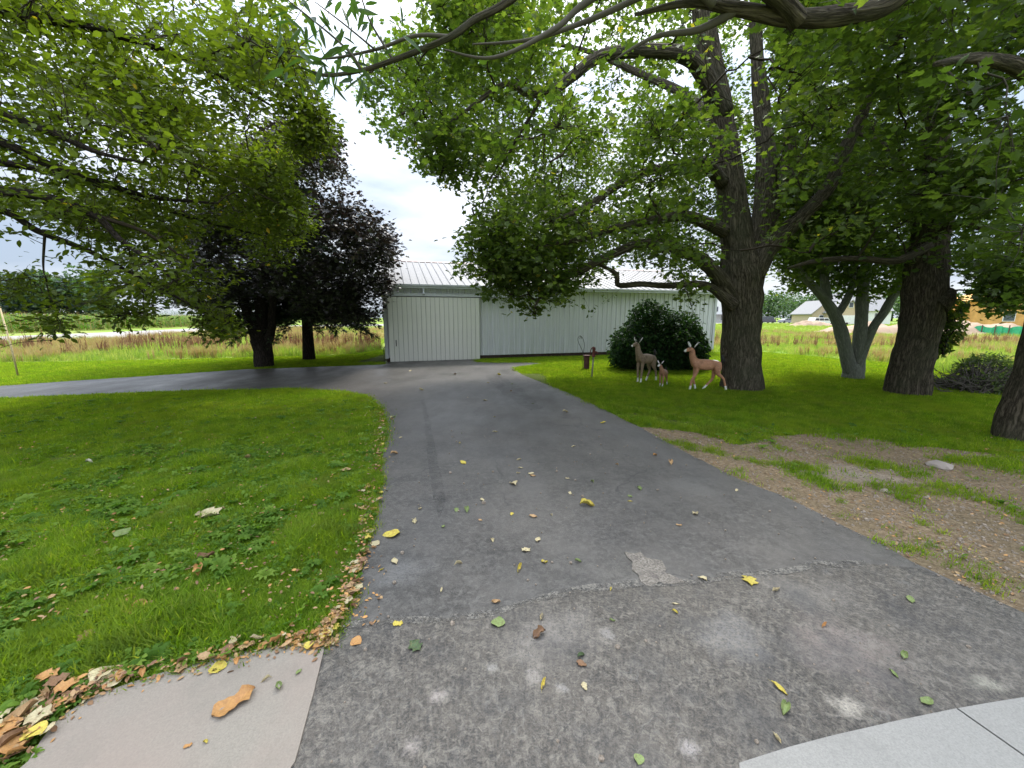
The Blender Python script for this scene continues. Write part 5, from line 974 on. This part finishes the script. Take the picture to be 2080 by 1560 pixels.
def fallen(shape, colname, var):
    key = (shape, colname, var)
    if key in FL: return FL[key]
    rr = random.Random(hash((shape, var)) % 999 if False else (len(shape)*31+var*7)); K = 9; R = 3; vs = []; fs = []
    curl = rr.uniform(.12, .75); tw_ = rr.uniform(-.5, .5)
    for i in range(K+1):
        t = i/K
        if shape == 'heart': wd = .50*math.sin(math.pi*min(1, t**.75*.98+.02))**.8
        elif shape == 'long': wd = .15*math.sin(math.pi*t)**.7
        elif shape == 'maple': wd = .42*math.sin(math.pi*min(1, t**.8*.97+.03))*(1.25 if i in (2, 5, 6) else .72)
        elif shape == 'chip': wd = .33*math.sin(math.pi*t)**.5*(1+.4*rr.uniform(-1, 1))
        else: wd = .30*math.sin(math.pi*t)**.8
        for j in range(-R, R+1):
            s = j/R; x = s*wd; z = curl*abs(s)**1.6*(.35 if wd > .1 else .1)+.16*curl*math.sin(t*5+var)+tw_*x*(t-.5)+.03*math.sin(9*t+5*s+var)+.03; vs.append((x*(1-.3*curl*abs(s)), t-.5, z))
    W = 2*R+1
    for i in range(K):
        for j in range(W-1): fs.append((i*W+j, i*W+j+1, (i+1)*W+j+1, (i+1)*W+j))
    b = len(vs); vs += [(-.008, -.5, .02), (.008, -.5, .02), (.05+tw_*.2, -.5-(.28 if shape != 'chip' else .05), .07)]; fs.append((b, b+1, b+2))
    me = bpy.data.meshes.new('leaf_'+shape); me.from_pydata(vs, [], fs); me.materials.append(fm[colname]); me.shade_smooth(); FL[key] = me; return me
rf = random.Random(21)
def put(px, py, size_px, shape, col, label, group=None, z=None, ang=None):
    q = G(px, py); d = float(proj(np.array([[q.x, q.y, 0]]))[2][0]); sz = max(size_px/F*d*1.0, .02)
    o = bpy.data.objects.new('fallen_leaf', fallen(shape, col, rf.randrange(4))); COL.objects.link(o)
    zz = z if z is not None else surfz(q.x, q.y); o.location = (q.x, q.y, zz+.002); o.scale = (sz, sz, sz); o.rotation_euler = (rf.gauss(0, .08), rf.gauss(0, .08), rf.uniform(0, 6.28) if ang is None else ang)
    tag(o, label, 'leaf', group); return o
APR = [(p.x, p.y) for p in [G(*q) for q in SEAM]]+[(3.2, .52), (-.95, .92)]
def surfz(x, y):
    X_, Y_ = np.array([x]), np.array([y])
    if inpoly(X_, Y_, POLY_C)[0]: return .028
    if inpoly(X_, Y_, APR)[0]: return .0205
    if inpoly(X_, Y_, POLY_D)[0]: return .016
    if inpoly(X_, Y_, POLY_DIRT)[0]: return .010
    return .035
for a in [
 (795,1090,34,'heart','yellow','large pale yellow leaf on the drive near the lawn edge'), (763,1108,20,'heart','pale','tan leaf on the asphalt just left of the large pale yellow leaf'),
 (1012,1271,30,'heart','lime','round light green leaf lying on the worn asphalt seam'), (843,1320,34,'maple','green','dark green leaf lying on the asphalt near the concrete slab'),
 (1522,1187,34,'maple','yellow','bright yellow leaf on the asphalt right of the pinkish worn patch'), (1575,1206,26,'long','pale','pale narrow leaf just right of the bright yellow leaf'),
 (1104,1399,28,'long','yellow','slim yellow leaf lying on the worn asphalt'), (1426,1182,18,'maple','pale','small pale leaf at the right end of the pinkish worn patch'),
 (1095,1297,32,'chip','brown','crumpled brown leaf on the worn asphalt'), (1100,1262,26,'long','pale','pale winged seed above the crumpled brown leaf'), (1181,1357,22,'chip','brown','curled brown and cream leaf on the worn asphalt'),
 (1180,1340,18,'oval','green','small green leaf above the curled brown one'), (1187,1403,18,'chip','pale','torn cream leaf below the curled brown one'),
 (478,1440,75,'chip','orange','long torn orange leaf in the middle of the concrete slab'), (444,1366,32,'heart','yellow','bright yellow leaf on the concrete slab'), (568,1407,26,'oval','lime','yellow-green leaf on the concrete slab'),
 (608,1376,16,'oval','lime','tiny green leaf near the right edge of the concrete slab'), (542,1392,20,'long','pale','pale curled sliver on the concrete slab'), (384,1528,16,'chip','orange','small orange flake at the foot of the concrete slab'),
 (419,1520,12,'chip','yellow','tiny yellow flake beside the orange one on the slab'), (725,1311,24,'heart','orange','orange-brown leaf where slab and asphalt meet'), (220,1383,56,'heart','pale','big olive-yellow leaf among the litter on the slab edge'),
 (1593,1450,34,'oval','lime','pale green leaf with a long stem on the asphalt near the new walk'), (1582,1407,34,'long','yellow','narrow yellow leaf above the pale green stemmed leaf'), (1577,1510,26,'long','pale','thin tan leaf close to the new concrete walk'),
 (1880,1434,32,'oval','lime','green leaf nearest the joint of the new walk'), (1834,1341,24,'oval','lime','lime leaf in the right part of the drive'), (1814,1377,24,'long','lime','slim lime leaf below it on the drive'),
 (1848,1225,24,'oval','lime','bright lime leaf near the dirt edge of the drive'), (1673,1278,20,'long','orange','orange sliver in the right half of the drive'), (1297,1553,22,'heart','lime','lime leaf at the very bottom of the drive'),
 (1106,1147,14,'chip','yellow','small yellow flake left of the pinkish patch'), (1174,1145,14,'oval','lime','tiny lime leaf left of the pinkish patch'), (1069,1122,22,'maple','pale','pale yellow leaf in mid drive'),
 (1055,1160,28,'long','yellow','twisted yellow sliver in mid drive'), (802,1146,24,'oval','pale','pale leaf below the large pale yellow leaf'), (1043,986,22,'maple','pale','pale leaf far up the drive near its middle'),
 (948,1041,20,'oval','lime','pale green leaf up the drive'), (941,943,18,'oval','yellow','yellow leaf farther up the drive'), (1083,1053,17,'oval','tan','tan leaf up the drive right of the pale green one'),
 (1193,1030,30,'chip','yellow','frayed yellowish leaf scrap up the drive'), (1362,944,18,'oval','tan','tan leaf near the right side of the drive'), (1330,928,13,'oval','orange','small orange leaf beside the tan one'),
 (1225,861,14,'oval','yellow','yellow leaf high on the drive'), (282,1252,44,'heart','orange','large orange leaf in the lower left lawn'), (176,1305,32,'maple','tan','tan leaf in the grass near the slab'),
 (405,1170,32,'oval','orange','peach-coloured leaf in the middle of the lawn'), (428,1053,52,'maple','pale','cream crumpled leaf pair in the lawn'), (252,1090,30,'heart','lime','yellow-green leaf standing in the lawn'),
 (702,962,22,'heart','tan','tan leaf in the lawn near the drive'), (655,1055,18,'heart','tan','tan leaf in the lawn close to the drive edge'), (557,1114,16,'oval','orange','orange leaf in the grass'), (627,1118,20,'oval','yellow','yellow leaf in the grass by the drive'),
 (640,1085,26,'maple','pale','pale papery leaf in the grass by the drive'), (98,1228,28,'maple','tan','faded tan leaf at the left of the lawn'), (420,1141,30,'chip','brown','grey-brown curled leaf in the lawn'), (505,935,20,'oval','tan','tan leaf in the upper lawn'),
 (183,946,20,'long','white','white sliver in the left lawn'), (166,975,18,'chip','tan','small tan leaf in the left lawn')]: put(*a)
rf2 = random.Random(3)
def cutpath(pts, t):
    n = len(pts)-1; i = min(int(t*n), n-1); f = t*n-i; return (pts[i][0]+(pts[i+1][0]-pts[i][0])*f, pts[i][1]+(pts[i+1][1]-pts[i][1])*f)
EDGE = [(662,1318),(690,1270),(722,1215),(745,1120),(762,1030),(772,960),(783,900),(788,865),(778,832)]
SLAB = [(20,1545),(60,1490),(110,1440),(160,1410),(220,1392),(330,1372),(430,1350),(520,1328),(600,1312),(655,1305)]
for i in range(95):
    x, y = cutpath(EDGE, rf2.random()**1.2); s = (y-600)/700*26*rf2.uniform(.5, 1.1); put(x+rf2.gauss(-8, 9), y+rf2.gauss(0, 8), s, rf2.choice(['oval','heart','chip','long','maple']), rf2.choice(['tan','pale','orange','yellow','tan','brown']), 'dry fallen leaf in the litter along the left edge of the drive', 'leaves along the edge of the drive', z=rf2.uniform(.02, .05))
for i in range(75):
    t = rf2.random()**1.6; x, y = cutpath(SLAB, t); s = (60-38*t)*rf2.uniform(.45, 1.0); put(x+rf2.gauss(0, 22*(1-t)+6), y+rf2.gauss(0, 14*(1-t)+7), s, rf2.choice(['oval','heart','chip','long','maple']), rf2.choice(['tan','orange','orange','pale','tan','yellow','brown']), 'dry orange-tan leaf in the litter along the lawn side of the concrete slab', 'leaves along the slab', z=rf2.uniform(.03, .06))
for i in range(70):
    x, y = rf2.uniform(770, 1500), 745+rf2.random()**1.6*560
    q = G(x, y)
    if not inpoly(np.array([q.x]), np.array([q.y]), POLY_D)[0]: continue
    s = 8+(y-740)/60*1.2; put(x, y, s*rf2.uniform(.6, 1.3), rf2.choice(['oval','chip','long','oval']), rf2.choice(['pale','yellow','tan','pale','lime']), 'small dry leaf scattered on the asphalt drive', 'small leaves scattered on the drive')
# finer litter: one mass
rng = np.random.default_rng(2); pp = []
for i in range(4200):
    r = rng.random()
    if r < .20: x, y = cutpath(EDGE, rng.random()); x += rng.normal(-10, 12); y += rng.normal(0, 6)
    elif r < .34: x, y = cutpath(SLAB, rng.random()); x += rng.normal(0, 20); y += rng.normal(4, 12)
    elif r < .72: x, y = rng.uniform(0, 780), 800+rng.random()**1.3*480
    else: x, y = rng.uniform(1350, 2080), rng.uniform(880, 1240)
    q = G(x, y); z = surfz(q.x, q.y)
    if r >= .72 and (inpoly(np.array([q.x]), np.array([q.y]), POLY_D)[0] or surfz(q.x, q.y) in (.016, .0205)): continue
    pp.append((q.x, q.y, z+.004+(.02*rng.random() if r < .72 and z == .035 else 0)))
pp = np.array(pp); n = len(pp)
for i, c_ in enumerate(['tan', 'orange', 'brown']):
    s_ = pp[i::3]; m = len(s_); o = link('leaf_litter', leafcloud(s_, np.array([0, 0, 1.])+rng.normal(size=(m, 3))*.3, rng.normal(size=(m, 3)), rng.uniform(.010, .036, m), T_OVAL, np.zeros(m)), fm[c_]); o['kind'] = 'stuff'
# crumbs and pebbles on asphalt and dirt
bm = bmesh.new(); bmesh.ops.create_icosphere(bm, subdivisions=1, radius=1); me = bpy.data.meshes.new('pebble'); bm.to_mesh(me); bm.free(); me.materials.append(plain('pebble_stone', (.22, .18, .14), .8, .2, .5, 1)); peb = coll('pebble', [me])
X_, Y_ = rng.uniform(-1, 4, 9000), rng.uniform(1, 6, 9000)**1.0; px, py, _ = proj(np.stack([X_, Y_, 0*X_], 1)); k = inpoly(X_, Y_, POLY_DIRT) | (inpoly(X_, Y_, POLY_D) & (rng.random(9000) < .035)); X_, Y_ = X_[k], Y_[k]
x2 = rng.uniform(3, 9, 12000); y2 = rng.uniform(1.5, 7, 12000); k = inpoly(x2, y2, POLY_DIRT); X_ = np.concatenate([X_, x2[k]]); Y_ = np.concatenate([Y_, y2[k]]); Z_ = np.where(inpoly(X_, Y_, POLY_D), .022, .010); n = len(X_)
scatter('pebbles', np.stack([X_, Y_, Z_], 1), rng.uniform(0, 3, (n, 3)), rng.gamma(2., .0022, n)+.002, peb, 1)
